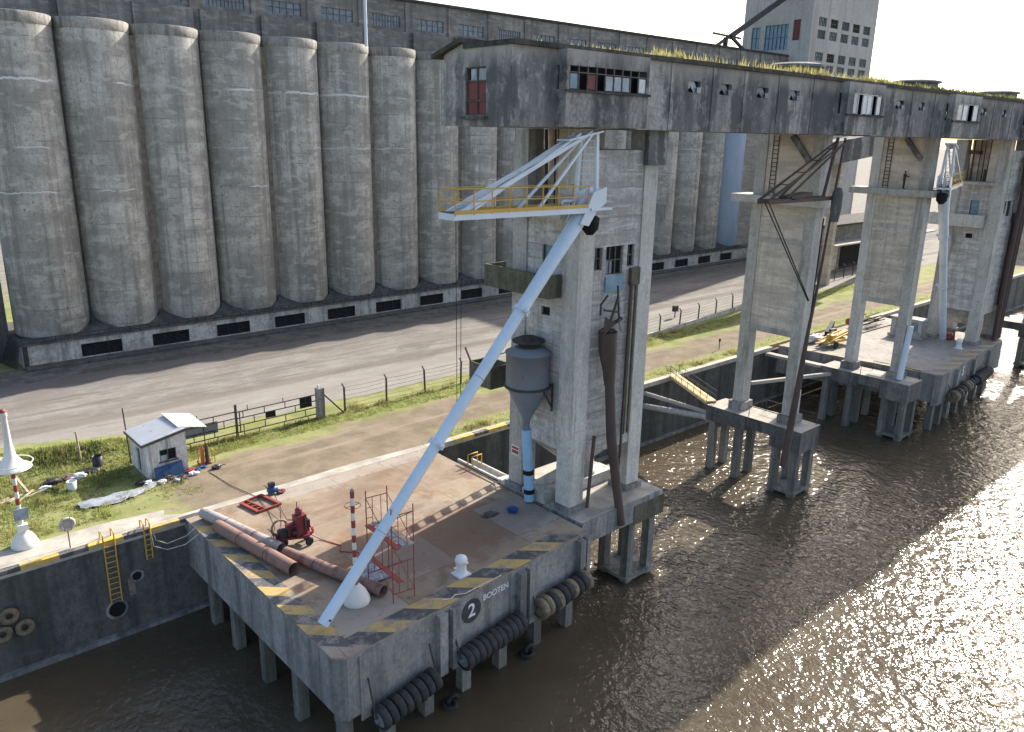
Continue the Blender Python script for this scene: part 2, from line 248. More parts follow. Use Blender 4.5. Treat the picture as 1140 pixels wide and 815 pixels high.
# ------------------------------------------------------------------ mesh helpers
ORG = {}
class MB:
    def __init__(s): s.v = []; s.f = []; s.mi = []; s.sm = []; s.cur = 0
    def add(s, vs, fs, smooth=False):
        o = len(s.v); s.v += [tuple(v) for v in vs]
        for f in fs: s.f.append(tuple(i+o for i in f)); s.mi.append(s.cur); s.sm.append(smooth)
        return s
    def box(s, x0, x1, y0, y1, z0, z1):
        return s.add([(x, y, z) for z in (z0, z1) for y in (y0, y1) for x in (x0, x1)], [(0, 2, 3, 1), (4, 5, 7, 6), (0, 1, 5, 4), (2, 6, 7, 3), (0, 4, 6, 2), (1, 3, 7, 5)])
    def prism(s, pts, z0, z1):
        n = len(pts); a = sum(pts[i][0]*pts[(i+1) % n][1]-pts[(i+1) % n][0]*pts[i][1] for i in range(n))
        if a < 0: pts = pts[::-1]
        return s.add([(x, y, z0) for x, y in pts]+[(x, y, z1) for x, y in pts], [tuple(range(n))[::-1], tuple(range(n, 2*n))]+[(i, (i+1) % n, n+(i+1) % n, n+i) for i in range(n)])
    def beam(s, p, q, w, h, up=(0, 0, 1)):
        p, q = Vector(p), Vector(q); d = (q-p).normalized(); u = Vector(up)
        if abs(d.dot(u)) > .98: u = Vector((1, 0, 0))
        a = d.cross(u).normalized(); b = a.cross(d).normalized(); a *= w/2; b *= h/2
        return s.add([p-a-b, p+a-b, p+a+b, p-a+b, q-a-b, q+a-b, q+a+b, q-a+b], [(3, 2, 1, 0), (4, 5, 6, 7), (0, 1, 5, 4), (1, 2, 6, 5), (2, 3, 7, 6), (3, 0, 4, 7)])
    def tube(s, p, q, r0, r1=None, n=10, caps=True):
        return s.path([p, q], [r0, r0 if r1 is None else r1], n, caps)
    def path(s, pts, r, n=8, caps=True):
        pts = [Vector(p) for p in pts]; m = len(pts); rs = r if isinstance(r, (list, tuple)) else [r]*m; V = []
        u = None
        for i, p in enumerate(pts):
            d = (pts[min(i+1, m-1)]-pts[max(i-1, 0)]).normalized()
            if u is None: u = Vector((0, 0, 1)) if abs(d.z) < .9 else Vector((1, 0, 0))
            a = d.cross(u).normalized(); b = a.cross(d).normalized(); u = b
            V += [p+(a*math.cos(t)+b*math.sin(t))*rs[i] for t in [2*math.pi*k/n for k in range(n)]]
        s.add(V, [(i*n+k, i*n+(k+1) % n, (i+1)*n+(k+1) % n, (i+1)*n+k) for i in range(m-1) for k in range(n)], True)
        if caps: s.add(V[:n], [tuple(range(n))[::-1]]); s.add(V[-n:], [tuple(range(n))])
        return s
    def lathe(s, c, prof, n=24, smooth=True, axis='z'):
        V = []
        for r, h in prof:
            for k in range(n):
                t = 2*math.pi*k/n; a, b = r*math.cos(t), r*math.sin(t)
                V.append((c[0]+a, c[1]+b, c[2]+h) if axis == 'z' else (c[0]+h, c[1]+a, c[2]+b) if axis == 'x' else (c[0]+b, c[1]+h, c[2]+a))
        m = len(prof)
        s.add(V, [(i*n+k, i*n+(k+1) % n, (i+1)*n+(k+1) % n, (i+1)*n+k) for i in range(m-1) for k in range(n)], smooth)
        s.add(V[:n], [tuple(range(n))[::-1]]); s.add(V[-n:], [tuple(range(n))]); return s
    def torus(s, c, R_, r, axis='z', n=20, m=8, squash=1.):
        V = []
        for i in range(n):
            t = 2*math.pi*i/n
            for k in range(m):
                p = 2*math.pi*k/m; rr = R_+r*math.cos(p); h = r*math.sin(p)*squash
                V.append((c[0]+rr*math.cos(t), c[1]+rr*math.sin(t), c[2]+h) if axis == 'z' else (c[0]+h, c[1]+rr*math.cos(t), c[2]+rr*math.sin(t)) if axis == 'x' else (c[0]+rr*math.cos(t), c[1]+h, c[2]+rr*math.sin(t)))
        return s.add(V, [(i*m+k, i*m+(k+1) % m, ((i+1) % n)*m+(k+1) % m, ((i+1) % n)*m+k) for i in range(n) for k in range(m)], True)
    def blob(s, c, rx, ry, rz, rnd=.25, n=10, m=6, seed=0):
        rg = random.Random(seed*77+int(c[0]*13)+int(c[1]*7)); V = []
        for i in range(m+1):
            p = math.pi*i/m
            for k in range(n):
                t = 2*math.pi*k/n; j = 1+rg.uniform(-rnd, rnd) if 0 < i < m else 1
                V.append((c[0]+rx*math.sin(p)*math.cos(t)*j, c[1]+ry*math.sin(p)*math.sin(t)*j, max(c[2]+rz*math.cos(p)*j, c[2]-rz)))
        return s.add(V, [(i*n+k, (i+1)*n+k, (i+1)*n+(k+1) % n, i*n+(k+1) % n) for i in range(m) for k in range(n)], False)
    def wallx(s, x0, x1, z0, z1, y0, y1, ops=()):
        """wall along X with real rectangular openings (xa, xb, za, zb)"""
        xs = sorted({x0, x1, *[o[0] for o in ops], *[o[1] for o in ops]})
        for a, b in zip(xs, xs[1:]):
            zz = z0
            for o in sorted([o for o in ops if o[0] <= a+1e-6 and o[1] >= b-1e-6], key=lambda o: o[2]):
                if o[2] > zz+1e-6: s.box(a, b, y0, y1, zz, o[2])
                zz = o[3]
            if zz < z1-1e-6: s.box(a, b, y0, y1, zz, z1)
        return s
    def wally(s, y0, y1, z0, z1, x0, x1, ops=()):
        n0 = len(s.v); f0 = len(s.f); s.wallx(y0, y1, z0, z1, x0, x1, ops)
        s.v[n0:] = [(y, x, z) for x, y, z in s.v[n0:]]; s.f[f0:] = [f[::-1] for f in s.f[f0:]]; return s
    def build(s, name, mat, parent=None, label=None):
        me = bpy.data.meshes.new(name); off = ORG.get(parent, Vector((0, 0, 0)))
        me.from_pydata([(v[0]-off.x, v[1]-off.y, v[2]-off.z) for v in s.v], [], s.f)
        for m in (mat if isinstance(mat, (list, tuple)) else [mat]): me.materials.append(M[m])
        me.polygons.foreach_set('material_index', s.mi); me.polygons.foreach_set('use_smooth', s.sm); me.update()
        o = bpy.data.objects.new(name, me); COL.objects.link(o)
        if parent is not None: o.parent = parent; ORG[o] = off
        if label: o['label'] = label
        return o
def tag(o, label, cat, group=None, kind=None):
    if label: o['label'] = label
    if cat: o['category'] = cat
    if group: o['group'] = group
    if kind: o['kind'] = kind
    return o
def thing(name, label, cat, loc, group=None):
    o = bpy.data.objects.new(name, None); COL.objects.link(o); o.location = loc; ORG[o] = Vector(loc); o.empty_display_size = .5
    return tag(o, label, cat, group)
def struct(o, label=None): o['kind'] = 'structure'; 
def dup(root, loc, label, group=None):
    r = root.copy(); COL.objects.link(r); r.location = loc; r['label'] = label; ORG[r] = Vector(loc)
    if group: r['group'] = group
    def rec(src, dst):
        for ch in list(src.children):
            c = ch.copy(); COL.objects.link(c); c.parent = dst; rec(ch, c)
    rec(root, r); return r
def dupmesh(o, delta, label, group=None):
    c = o.copy(); COL.objects.link(c); c.location = Vector(o.location)+Vector(delta); c['label'] = label
    if group: c['group'] = group
    return c
def ladder(p, q, w, step, r, side):
    mb = MB(); p, q, sd = Vector(p), Vector(q), Vector(side).normalized()*w/2
    mb.tube(p-sd, q-sd, r, n=6); mb.tube(p+sd, q+sd, r, n=6); L = (q-p).length; k = int(L/step); d = (q-p)/L
    for i in range(1, k+1): c = p+d*(i*step-.1); mb.tube(c-sd, c+sd, r*.75, n=5)
    return mb
def text_mesh(txt, size, name, mat, parent, loc, rot, label=None):
    cu = bpy.data.curves.new(name, 'FONT'); cu.body = txt; cu.size = size; cu.align_x = 'CENTER'; cu.align_y = 'CENTER'; cu.extrude = .004; cu.offset = size*.012
    tmp = bpy.data.objects.new(name+'_curve', cu); COL.objects.link(tmp)
    dg = bpy.context.evaluated_depsgraph_get(); me = bpy.data.meshes.new_from_object(tmp.evaluated_get(dg)); bpy.data.objects.remove(tmp)
    me.materials.clear(); me.materials.append(M[mat])
    me.transform(Matrix.Translation(Vector(loc)-ORG.get(parent, Vector())) @ rot.to_4x4())
    o = bpy.data.objects.new(name, me); COL.objects.link(o); o.parent = parent; ORG[o] = ORG.get(parent, Vector())
    return o

QY, WZ = 48.3, -6.6          # quay face, water level
# ------------------------------------------------------------------ ground, road, water
def road_lo(x): return 68.8 if x < 10 else 68.8-(x-10)*.40 if x < 24 else 63.2-(x-24)*.03 if x < 60 else 62.1+(x-60)*.02
def mound(x, y):
    h = 0
    for cx, cy, rx, ry, a in ((12.0, 63.8, 3.4, 2.0, 1.1), (6.5, 64.5, 3.5, 2.4, .9), (2.5, 60, 3, 3, .5), (16.2, 63.2, 1.6, 1.6, .7), (9, 67.5, 5, 1.5, .5)):
        h += .6*a*math.exp(-((x-cx)/rx)**2-((y-cy)/ry)**2)
    e = min(1, max(0, (y-52)/3))*min(1, max(0, (road_lo(x)-y)/2.5))
    return h*e
def build_ground():
    mb = MB(); xs = [-600, -200, -60]+[-20+i*.8 for i in range(0, 63)]+[35, 60, 100, 200, 600, 3000]; ys = [QY+.6]+[49.2+i*.8 for i in range(0, 26)]+[72, 90, 130, 300, 900, 4000]
    rg = random.Random(3); V = [(x, y, mound(x, y)+(rg.uniform(-.03, .03) if -20 < x < 30 and 52 < y < 60 else 0) if y > 49 else 0.) for y in ys for x in xs]
    n = len(xs); mb.add(V, [(j*n+i, j*n+i+1, (j+1)*n+i+1, (j+1)*n+i) for j in range(len(ys)-1) for i in range(n-1)], True)
    struct(mb.build('ground', 'ground'))
build_ground()
def ragged(x0, x1, f0, f1, step, z, jit, seed):
    rg = random.Random(seed); mb = MB(); xs = []; x = x0
    while x < x1: xs.append(x); x += step*rg.uniform(.5, 1.4)
    xs.append(x1); V = []
    for x in xs: V += [(x, f0(x)+rg.uniform(-jit, jit), z), (x, f1(x), z)]
    mb.add(V, [(2*i, 2*i+2, 2*i+3, 2*i+1) for i in range(len(xs)-1)]); return mb
struct(ragged(-300, 1200, road_lo, lambda x: 86.4, .8, .014, .35, 5).build('road', 'road'))
struct(ragged(-300, 1200, lambda x: 85.6+.4*math.sin(x*.09), lambda x: 91.6, 2., .020, .25, 6).build('asphalt_verge', 'asphalt'))
mb = MB(); mb.prism([(-60, QY+.62), (14.3, QY+.62), (14.7, 50.3), (11.3, 50.8), (5.5, 50.75), (-60, 50.9)], -.2, .03); mb.prism([(15.32, QY-.004), (34.39, QY-.004), (34.39, 48.98), (28, 49.3), (20, 49.05), (15.32, 49.0)], -.7, .01); mb.prism([(14.32, QY+.62), (15.318, QY+.62), (15.318, 49.0), (14.5, 49.6)], -.2, .034)
struct(mb.build('pavement', 'coping'))
mb = MB(); mb.add([(-1500, -2500, WZ), (4000, -2500, WZ), (4000, QY+1, WZ), (-1500, QY+1, WZ)], [(0, 1, 2, 3)]); struct(mb.build('water', 'water'))

# quay wall with coping, painted kerb edge, ladders, drains
qw = thing('quay_wall', 'long dark concrete quay wall with a yellow and black kerb above the brown water', 'quay wall', (10, QY, 0))
mb = MB(); mb.box(-300, 1500, QY+.02, QY+.6, -10, -.42); mb.build('wall', 'quaywall', qw)
mb = MB(); mb.box(-300, 15.3, QY-.06, QY+.61, -.42, .02); mb.box(34.4, 85.2, QY-.06, QY+.61, -.42, .02); mb.box(111.6, 1500, QY-.06, QY+.61, -.42, .02); mb.build('coping', 'coping', qw)
mb = MB(); mb.box(-300, 1500, QY-.35, QY+.02, -6.9, -6.35); mb.build('footing', 'skirt', qw)
mb = MB(); x = -11.3; rg = random.Random(2)
while x < 108:
    L = rg.uniform(1.7, 2.1)
    if x+L < 15.2 or (x > 34.6 and x+L < 57) :
        mb.cur = 0; mb.box(x, x+L, QY-.075, QY+.36, -.24, .026)
        mb.cur = 1; mb.box(x+L, x+L+1.55, QY-.072, QY+.34, -.24, .025)
    x += L+1.55
mb.build('kerb_marking', ['kerbyellow', 'black'], qw)
for xl, zb, wd in ((10.75, -4.15, .62), (12.95, -1.95, .36)):
    lb = ladder((xl, QY-.16, zb), (xl, QY-.16, .5), wd, .36, .045, (1, 0, 0)); 
    for sg in (-1, 1): lb.path([(xl+sg*wd/2, QY-.16, .45), (xl+sg*wd/2, QY+.1, .62), (xl+sg*wd/2, QY+.5, .5), (xl+sg*wd/2, QY+.55, .03)], .04, 6)
    lb.build('ladder', 'rail', qw)
for xh, zh, r in ((10.75, -4.72, .58), (12.1, -2.9, .36)):
    mb = MB(); mb.torus((xh, QY-.02, zh), r, .09, 'y', 20, 6); d = mb.build('drain_outlet', 'skirt', qw)
    mb = MB(); mb.lathe((xh, QY, zh), [(r*.96, -.02), (r*.96, .03)], 20, False, 'y'); mb.build('drain_mouth', 'void', d)
mb = MB(); mb.box(11.55, 11.95, QY-.004, QY+.03, -4.1, -2.9); mb.build('stain', 'seam', qw)

# ------------------------------------------------------------------ grain silos
NS, SX, SP, SY, SR = 18, 19.03, 7.33, 96.5, 3.66
ordn = ['first', 'second', 'third', 'fourth', 'fifth', 'sixth', 'seventh', 'eighth', 'ninth', 'tenth', 'eleventh', 'twelfth', 'thirteenth', 'fourteenth', 'fifteenth', 'sixteenth', 'seventeenth', 'eighteenth']
def silo(k, mat):
    cx = SX+SP*k
    t = thing('grain_silo', 'weathered grey concrete grain silo, %s from the left end of the row' % ordn[k], 'silo', (cx, SY, 2.3), 'grain silos in a row')
    mb = MB(); mb.lathe((cx, SY, 0), [(SR-.9, 2.3), (SR-.25, 2.42), (SR, 2.75), (SR, 33.5)], 56); mb.build('barrel', mat, t)
    mb = MB(); mb.lathe((cx, SY, 0), [(SR+.01, 33.5), (SR+.07, 33.62), (SR+.08, 34.5), (SR-.05, 34.58)], 56); mb.build('rim', 'silo_rim', t)
    mb = MB()
    if k % 2: mb.box(cx+SP/2-.30, cx+SP/2+.30, SY-1.42, SY-1.2, 2.6, 33.4)
    else: mb.box(cx+SP/2-.1, cx+SP/2+.1, SY-.9, SY-.6, 2.6, 33.4)
    mb.build('seam_strip', 'seam' if k % 2 else 'seamdark', t)
    return t
s0 = None
for k in range(NS):
    t = silo(k, 'bluepaint' if k == NS-1 else 'silo')
    if k == 0: t['label'] = 'weathered grey concrete grain silo at the left end of the row, nearest the picture edge'
    if k == NS-1: t['label'] = 'pale blue painted grain silo at the far right end of the row'
X0, X1 = 14.95, 147.6
pl = thing('silo_plinth', 'low whitewashed base building with dark louvred openings running under the grain silos', 'building', (X0, 91.7, 0))
ops = [(22.45+SP*k-2.05, 22.45+SP*k+2.05, .28, 1.72) for k in range(17)]
mb = MB(); mb.wallx(X0, X1, 0, 2.3, 91.7, 92.1, ops); mb.box(X0, X0+.4, 92.1, 104, 0, 2.3); mb.build('wall', 'plinth', pl)
mb = MB(); mb.box(X0-.12, X1+.1, 91.52, 104, 2.3, 2.46); mb.build('roof', 'plinth_roof', pl)
mb = MB(); mb.box(X0, X1, 89.9, 91.68, 0, .22); mb.build('walkway', 'plinth_roof', pl)
for o in ops:
    mb = MB(); mb.box(o[0], o[1], 92.0, 92.04, o[2], o[3])
    f = mb.build('louvre_window', 'void', pl); mb = MB()
    for i in range(1, 10): z = o[2]+i*.15; mb.beam((o[0], 91.92, z), (o[1], 91.92, z), .1, .03, (0, .6, 1))
    for x in (o[0]+.03, o[0]+1.37, o[0]+2.73, o[1]-.03): mb.box(x-.03, x+.03, 91.82, 91.9, o[2], o[3])
    mb.build('slat', 'louvre', f)
mb = MB(); rg = random.Random(4)
for z, y in ((2.62, 91.7), (2.95, 91.75)): mb.tube((X0, y, z), (X1, y, z), .05, n=6)
x = X0
while x < X1: mb.box(x-.04, x+.04, 91.66, 91.74, 2.46, 2.95); x += 1.05
mb.build('edge_railing', 'dark', pl)
mb = MB()
for k in range(17):                       # grain spill fillets between the silo feet
    cx = 22.69+SP*k; mb.add([(cx-2.6, 92.6, 2.47), (cx+2.6, 92.6, 2.47), (cx+.5, 94.2, 3.35), (cx-.5, 94.2, 3.35), (cx, 95.4, 3.9)], [(0, 1, 2, 3), (3, 2, 4)])
mb.build('valley_fillet', 'plinth_roof', pl)
mb = MB(); mb.box(X0+.02, 15.4, 91.55, 91.69, 0, 2.3)
for i in range(9): mb.beam((14.2-.1*i, 91.2+i*.5, 0.1), (14.7, 91.3+i*.5, 2.9), .12, .12)
mb.build('end_frame', 'dark', pl)
t = thing('annex_building', 'dark side annex at the left end of the silo row, cut by the picture edge', 'building', (5, 97, 0))
mb = MB(); mb.box(2, 14.7, 96, 126, 0, 10.5); mb.build('wall', 'plinth_roof', t); mb = MB(); mb.box(1.7, 14.85, 95.7, 126, 10.5, 10.8); mb.build('roof', 'roofslab', t)
# conveyor house on top of the silos
HX0, HX1, HY = 8., 166., 97.6
hh = thing('conveyor_house', 'long dark concrete conveyor house with blue grey windows on top of the silos', 'building', (HX0, HY, 34.6))
ops = [(SX+SP*k+.6-2.3, SX+SP*k+.6+2.3, 37.6, 39.05) for k in range(0, 20)]
mb = MB(); mb.wallx(HX0, HX1, 34.55, 41.0, HY, HY+.35, ops); mb.box(HX0, HX0+.35, HY+.35, HY+9, 34.55, 41); mb.build('wall', 'head', hh)
mb = MB(); mb.box(HX0-.2, HX1, HY-.35, HY+9.4, 41.0, 41.35); mb.build('roof', 'roofslab', hh)
for k in range(0, 21): x = SX+SP*k-SP/2+.6; MB().box(x-.6, x+.6, HY-.16, HY-.003, 34.56, 40.95).build('pilaster', 'head', hh)
mb = MB(); mb.wallx(SX-3, 150, 34.6, 37.1, HY-.6, HY-.2, [(SX+SP*k-SP/2+.2, SX+SP*k-SP/2+1., 34.6, 37.1) for k in range(1, 18)]); mb.build('parapet', 'head', hh)
for i, o in enumerate(ops):
    mb = MB(); mb.box(o[0], o[1], HY+.2, HY+.24, o[2], o[3]); w = mb.build('window', 'glass', hh)
    mb = MB(); n = 5 if i % 3 else 10
    for j in range(n+1): x = o[0]+(o[1]-o[0])*j/n; mb.box(x-.03, x+.03, HY+.14, HY+.19, o[2], o[3])
    mb.box(o[0], o[1], HY+.145, HY+.185, (o[2]+o[3])/2-.03, (o[2]+o[3])/2+.03); mb.build('window_frame', 'frame', w)
mb = MB(); mb.lathe((57.35, 92.6, 0), [(.2, 34.3), (.2, 46)], 10); tag(mb.build('steel_vent_pipe', 'white'), 'pale blue white vertical pipe rising above the silo rims', 'pipe')
# work house tower behind the far end
wx0, wx1, wy0, wy1 = 165., 193.5, 92.75, 109.1
wk = thing('workhouse_tower', 'tall concrete grain elevator tower with rows of paned windows beyond the silos', 'tower', (wx0, wy0, 0))
ops = []
for z in (37.8, 40.2, 44.6, 47.1):
    for i in range(5): ops.append((167.9+i*5.0-.2, 167.9+i*5.0+3.1, z, z+1.75))
lops = [(94.3, 95.6, 36, 38.4), (97.2, 101.5, 38.9, 40.4), (98, 103.6, 42.5, 47.6), (95.3, 97, 44.2, 48.3), (104.8, 106.9, 43, 47.4), (95, 98, 10, 12), (101, 104, 10, 12), (96, 98, 20, 23), (101, 103, 24, 26.5), (96, 99, 29, 31)]
mb = MB(); mb.wallx(wx0, wx1, 0, 64, wy0, wy0+.5, ops); mb.wally(wy0+.5, wy1, 0, 64, wx0, wx0+.5, lops); mb.box(wx1-.5, wx1, wy0+.5, wy1, 0, 64); mb.box(wx0+.5, wx1-.5, wy1-.5, wy1, 0, 64); mb.build('wall', 'work', wk)
mb = MB(); mb.box(wx0, wx1, wy0, wy1, 64, 64.5); mb.build('roof', 'roofslab', wk)
rg = random.Random(9)
for o in ops:
    mb = MB(); mb.box(o[0], o[1], wy0+.34, wy0+.38, o[2], o[3]); w = mb.build('window', rg.choice(['glass', 'glasslt', 'glasslt', 'glass', 'glasslt', 'void']), wk); mb = MB()
    for j in range(6): x = o[0]+(o[1]-o[0])*j/5; mb.box(x-.05, x+.05, wy0+.2, wy0+.33, o[2], o[3])
    mb.box(o[0], o[1], wy0+.21, wy0+.32, o[2]+.8, o[2]+.92); mb.build('window_frame', 'frame', w)
for i, o in enumerate(lops):
    mb = MB(); mb.box(wx0+.34, wx0+.38, o[0], o[1], o[2], o[3]); w = mb.build('window', ['glassblue', 'glasslt', 'glassblue', 'reddoor', 'glassblue'][i % 5], wk); mb = MB()
    n = max(2, int((o[1]-o[0])/.9))
    for j in range(n+1): y = o[0]+(o[1]-o[0])*j/n; mb.box(wx0+.22, wx0+.33, y-.05, y+.05, o[2], o[3])
    mb.box(wx0+.23, wx0+.32, o[0], o[1], (o[2]+o[3])/2-.05, (o[2]+o[3])/2+.05); mb.build('window_frame', 'frame', w)
t = thing('elevator_chute', 'dark sloping grain chute with trestle legs on the conveyor house roof', 'chute', (144, 97, 41))
mb = MB(); mb.tube((164.6, 98, 53.5), (143.8, 98, 43.2), .55, n=10); mb.build('chute_pipe', 'dark', t)
mb = MB(); mb.beam((143.8, 98, 43.4), (139.6, 98, 41.3), .5, .5); mb.beam((143.8, 98, 43.4), (148.6, 98, 41.3), .5, .5); mb.beam((138, 98, 43.4), (147.5, 98, 43.2), .35, .35); mb.beam((142.4, 98, 41.3), (142.4, 98, 43), .7, .7); mb.build('trestle_leg', 'dark', t)

# ------------------------------------------------------------------ conveyor gallery on the waterfront
GX0, GX1, GY0, GY1, GB, GT = 28.3, 170., 32., 38., 24.4, 28.35
gl = thing('conveyor_gallery', 'long elevated concrete conveyor gallery blackened with mould on tall legs over the water', 'gallery', (GX0, GY0, GB))
sq = [(42.95, 44.2), (46.3, 47.65), (50.7, 52.1), (55.0, 56.3), (72.3, 73.9), (77, 78.2), (92.0, 93.4), (98, 99.2), (115, 116.3), (121, 122)]
ops = [(a, b, 26.72, 27.4) for a, b in sq]
bays = [(31.45, 38.2), (62.2, 68.4), (83.0, 89.6), (104.9, 111.)]
mb = MB(); mb.wallx(GX0, 41.5, GB, GT, GY0, GY0+.3, [(a+.3, b-.3, 26, 27.6) for a, b in bays[:1]]); gw = mb.build('front_wall', 'gallery', gl)
mb = MB(); mb.wallx(41.5, GX1, GB, GT, GY0, GY0+.3, ops+[(a+.3, b-.3, 26, 27.6) for a, b in bays[1:]]); mb.build('front_wall', 'galdark', gl)
mb = MB(); mb.wallx(GX0+.003, GX1, GB+.003, 27.9, GY1-.3, GY1, [(x, x+1.2, 26.7, 27.4) for x in range(43, 165, 5)]); mb.build('rear_wall', 'gallery', gl)
mb = MB(); mb.wally(GY0+.302, GY1-.302, GB, 27.6, GX0, GX0+.3, [(34.05, 35.8, 24.95, 27.4)])
mb.box(GX0, GX0+.3, GY0+.3, 35.2, 27.6, GT); mb.add([(GX0, 35.2, 27.6), (GX0, 37.7, 27.6), (GX0, 37.7, 28.1), (GX0, 36.2, 28.75), (GX0, 35.2, 28.3), (GX0+.3, 35.2, 27.6), (GX0+.3, 37.7, 27.6), (GX0+.3, 37.7, 28.1), (GX0+.3, 36.2, 28.75), (GX0+.3, 35.2, 28.3)], [(4, 3, 2, 1, 0), (5, 6, 7, 8, 9), (1, 2, 7, 6), (2, 3, 8, 7), (3, 4, 9, 8)])
mb.build('end_wall', 'gallery', gl)
mb = MB(); mb.box(GX0+.302, GX1, GY0+.302, GY1-.302, GB-.003, GB+.3); mb.build('floor_slab', 'galdark', gl)
mb = MB(); mb.box(GX0-.1, GX1, GY0-.28, 35.9, GT, GT+.25)
mb.add([(GX0-.35, 35.9, GT+.55), (GX1, 35.9, GT+.55), (GX1, 38.4, GT-.18), (GX0-.35, 38.4, GT-.18), (GX0-.35, 35.9, GT+.3), (GX1, 35.9, GT+.3), (GX1, 38.4, GT-.4), (GX0-.35, 38.4, GT-.4)], [(0, 1, 2, 3), (7, 6, 5, 4), (0, 3, 7, 4), (4, 5, 1, 0), (3, 2, 6, 7)])
mb.build('roof', 'roofslab', gl)
for x in (28.36, 41.3, 45.6, 49.2, 53.5, 58.3, 70, 75.5, 80.4, 95.5, 101): MB().box(x-.16, x+.16, GY0-.06, GY0-.003, GB+.02, GT-.02).build('pilaster', 'galdark', gl)
# red steel shutter at the end
mb = MB(); mb.box(GX0+.16, GX0+.2, 34.05, 35.8, 24.95, 26.7); rd = mb.build('shutter', 'reddoor', gl); mb = MB(); mb.box(GX0+.16, GX0+.2, 34.05, 34.85, 26.72, 27.4); mb.box(GX0+.16, GX0+.2, 34.95, 35.5, 26.72, 27.4); mb.build('pane', 'glasslt', rd)
mb = MB()
for y in (34.08, 34.9, 35.77): mb.box(GX0+.08, GX0+.15, y-.04, y+.04, 24.95, 27.4)
for z in (24.98, 25.7, 26.7, 27.37): mb.box(GX0+.09, GX0+.14, 34.05, 35.8, z-.04, z+.04)
mb.box(GX0-.25, GX0-.003, 33.9, 35.95, 24.75, 24.9); mb.build('shutter_frame', 'frame', rd)
# control bays
panes = [['glassblue', 'void', 'reddoor', 'void', 'glasslt', 'glasslt', 'glasslt', 'void', 'plastic'], ['glasslt', 'void', 'plastic', 'plastic', 'void', 'plastic'], ['glasslt', 'plastic', 'void', 'plastic'], ['plastic', 'void', 'plastic']]
for bi, (a, b) in enumerate(bays):
    y0 = GY0-.75; ez = 26.0 if bi else 26.35; tz = 27.55
    mb = MB(); mb.box(a, b, y0, GY0-.003, GB+.05, ez); mb.box(a, b, y0, GY0-.003, tz, GT-.003); by = mb.build('control_bay', 'galdark', gl)
    mb = MB(); mb.box(a+.05, b-.05, GY0-.2, GY0-.1, ez, tz); mb.build('bay_interior', 'void', by)
    n = len(panes[bi]); w0 = a+.25; w1 = b-.2
    if bi: w0, w1 = a+1.0, b-.4
    for xa, xb in ((a, w0 if bi else a+.2), (w1, b)): MB().box(xa, xb, y0, GY0-.2, ez, tz).build('bay_pier', 'galdark', by)
    for i, pm in enumerate(panes[bi]):
        xa, xb = w0+(w1-w0)*i/n, w0+(w1-w0)*(i+1)/n
        if pm != 'void':
            mb = MB(); mb.box(xa+.06, xb-.06, y0+.06, y0+.09, ez+.05, tz-(.4 if not bi else .1)); w = mb.build('window', pm, by)
        mb = MB(); mb.box(xa-.04, xa+.04, y0+.02, y0+.1, ez, tz); mb.box(xa+.04, xb-.04, y0+.02, y0+.1, tz-.36, tz-.3) if not bi else mb.box(xa+.04, xb-.04, y0+.02, y0+.1, tz-.08, tz)
        mb.build('window_frame', 'frame' if not bi else 'shedwall', by)
    mb = MB(); mb.box(a-.1, b+.1, y0-.12, y0-.003, ez-.14, ez); mb.build('sill', 'roofslab', by)
for a, b in sq:                                      # small square ventilators, half shut
    mb = MB(); w = b-a; mb.box(a, b, GY0+.26, GY0+.29, 26.72, 27.4); v = mb.build('ventilator', 'void', gl)
    mb = MB(); mb.add([(a, GY0+.12, 27.4), (a+w*.55, GY0+.12, 27.4), (a+w, GY0+.12, 26.72), (a+w*.6, GY0+.12, 26.72)], [(0, 1, 2, 3)][:1]); mb.box(a-.03, a+w*.22, GY0+.1, GY0+.14, 26.95, 27.4); mb.box(b-w*.3, b+.02, GY0-.04, GY0+.0, 26.72, 27.05)
    mb.build('shutter', 'cyclone' if a > 45 else 'glasslt', v)
for x in (82.9, 104.9, 60.5):
    mb = MB(); mb.lathe((x, 35, GT), [(1.9, .5), (1.9, 1.0), (2.2, 1.02), (2.2, 1.2), (1.6, 1.35)], 20, False); mb.build('roof_vent', 'head', gl)
mb = MB()
for x in [60+2.4*i for i in range(40)]: mb.box(x, x+1.1, GY1+.05, GY1+.12, GB+.3, GB+.9)
mb.build('rear_shadow_strip', 'dark', gl)  # unseen row of plates, added behind the gallery to perforate its shadow
# dry grass on the gallery roof
def blades(name, mat, spots, h0, h1, w, label, cat, kind='stuff', lean=.5, per=4, seed=1):
    rg = random.Random(seed); V = []; F = []
    for (x, y, z, s) in spots:
        for _ in range(per):
            bx, by = x+rg.gauss(0, .12), y+rg.gauss(0, .12); t = rg.uniform(0, 6.28); h = rg.uniform(h0, h1)*s; ln = rg.uniform(0, lean)*h; t2 = rg.uniform(0, 6.28); ww = w*rg.uniform(.6, 1.3)
            i = len(V); V += [(bx-ww*math.cos(t), by-ww*math.sin(t), z-.03), (bx+ww*math.cos(t), by+ww*math.sin(t), z-.03), (bx+ln*math.cos(t2), by+ln*math.sin(t2), z+h)]; F.append((i, i+1, i+2))
    mb = MB(); mb.add(V, F); o = mb.build(name, mat); tag(o, label, cat, None, kind); return o
rg = random.Random(21); sp = []
for i in range(5200):
    x = rg.uniform(30, 150); d = (.12+.9*max(0, math.sin(x*.8)*math.sin(x*.31+1)) if x < 52 else .95*max(.1, math.sin(x*.55+1.1)+.45)) if 33 < x < 79 else .06
    if rg.random() < d: sp.append((x, GY0-.1+abs(rg.gauss(0, 1.4)), GT+.25, rg.uniform(.5, 1.2)*(1.25 if 40 < x < 78 else .6)))
blades('roof_grass', 'drygrass', sp, .12, .55, .05, 'dry yellow grass growing along the gallery roof edge', 'grass', per=5)
sp = []
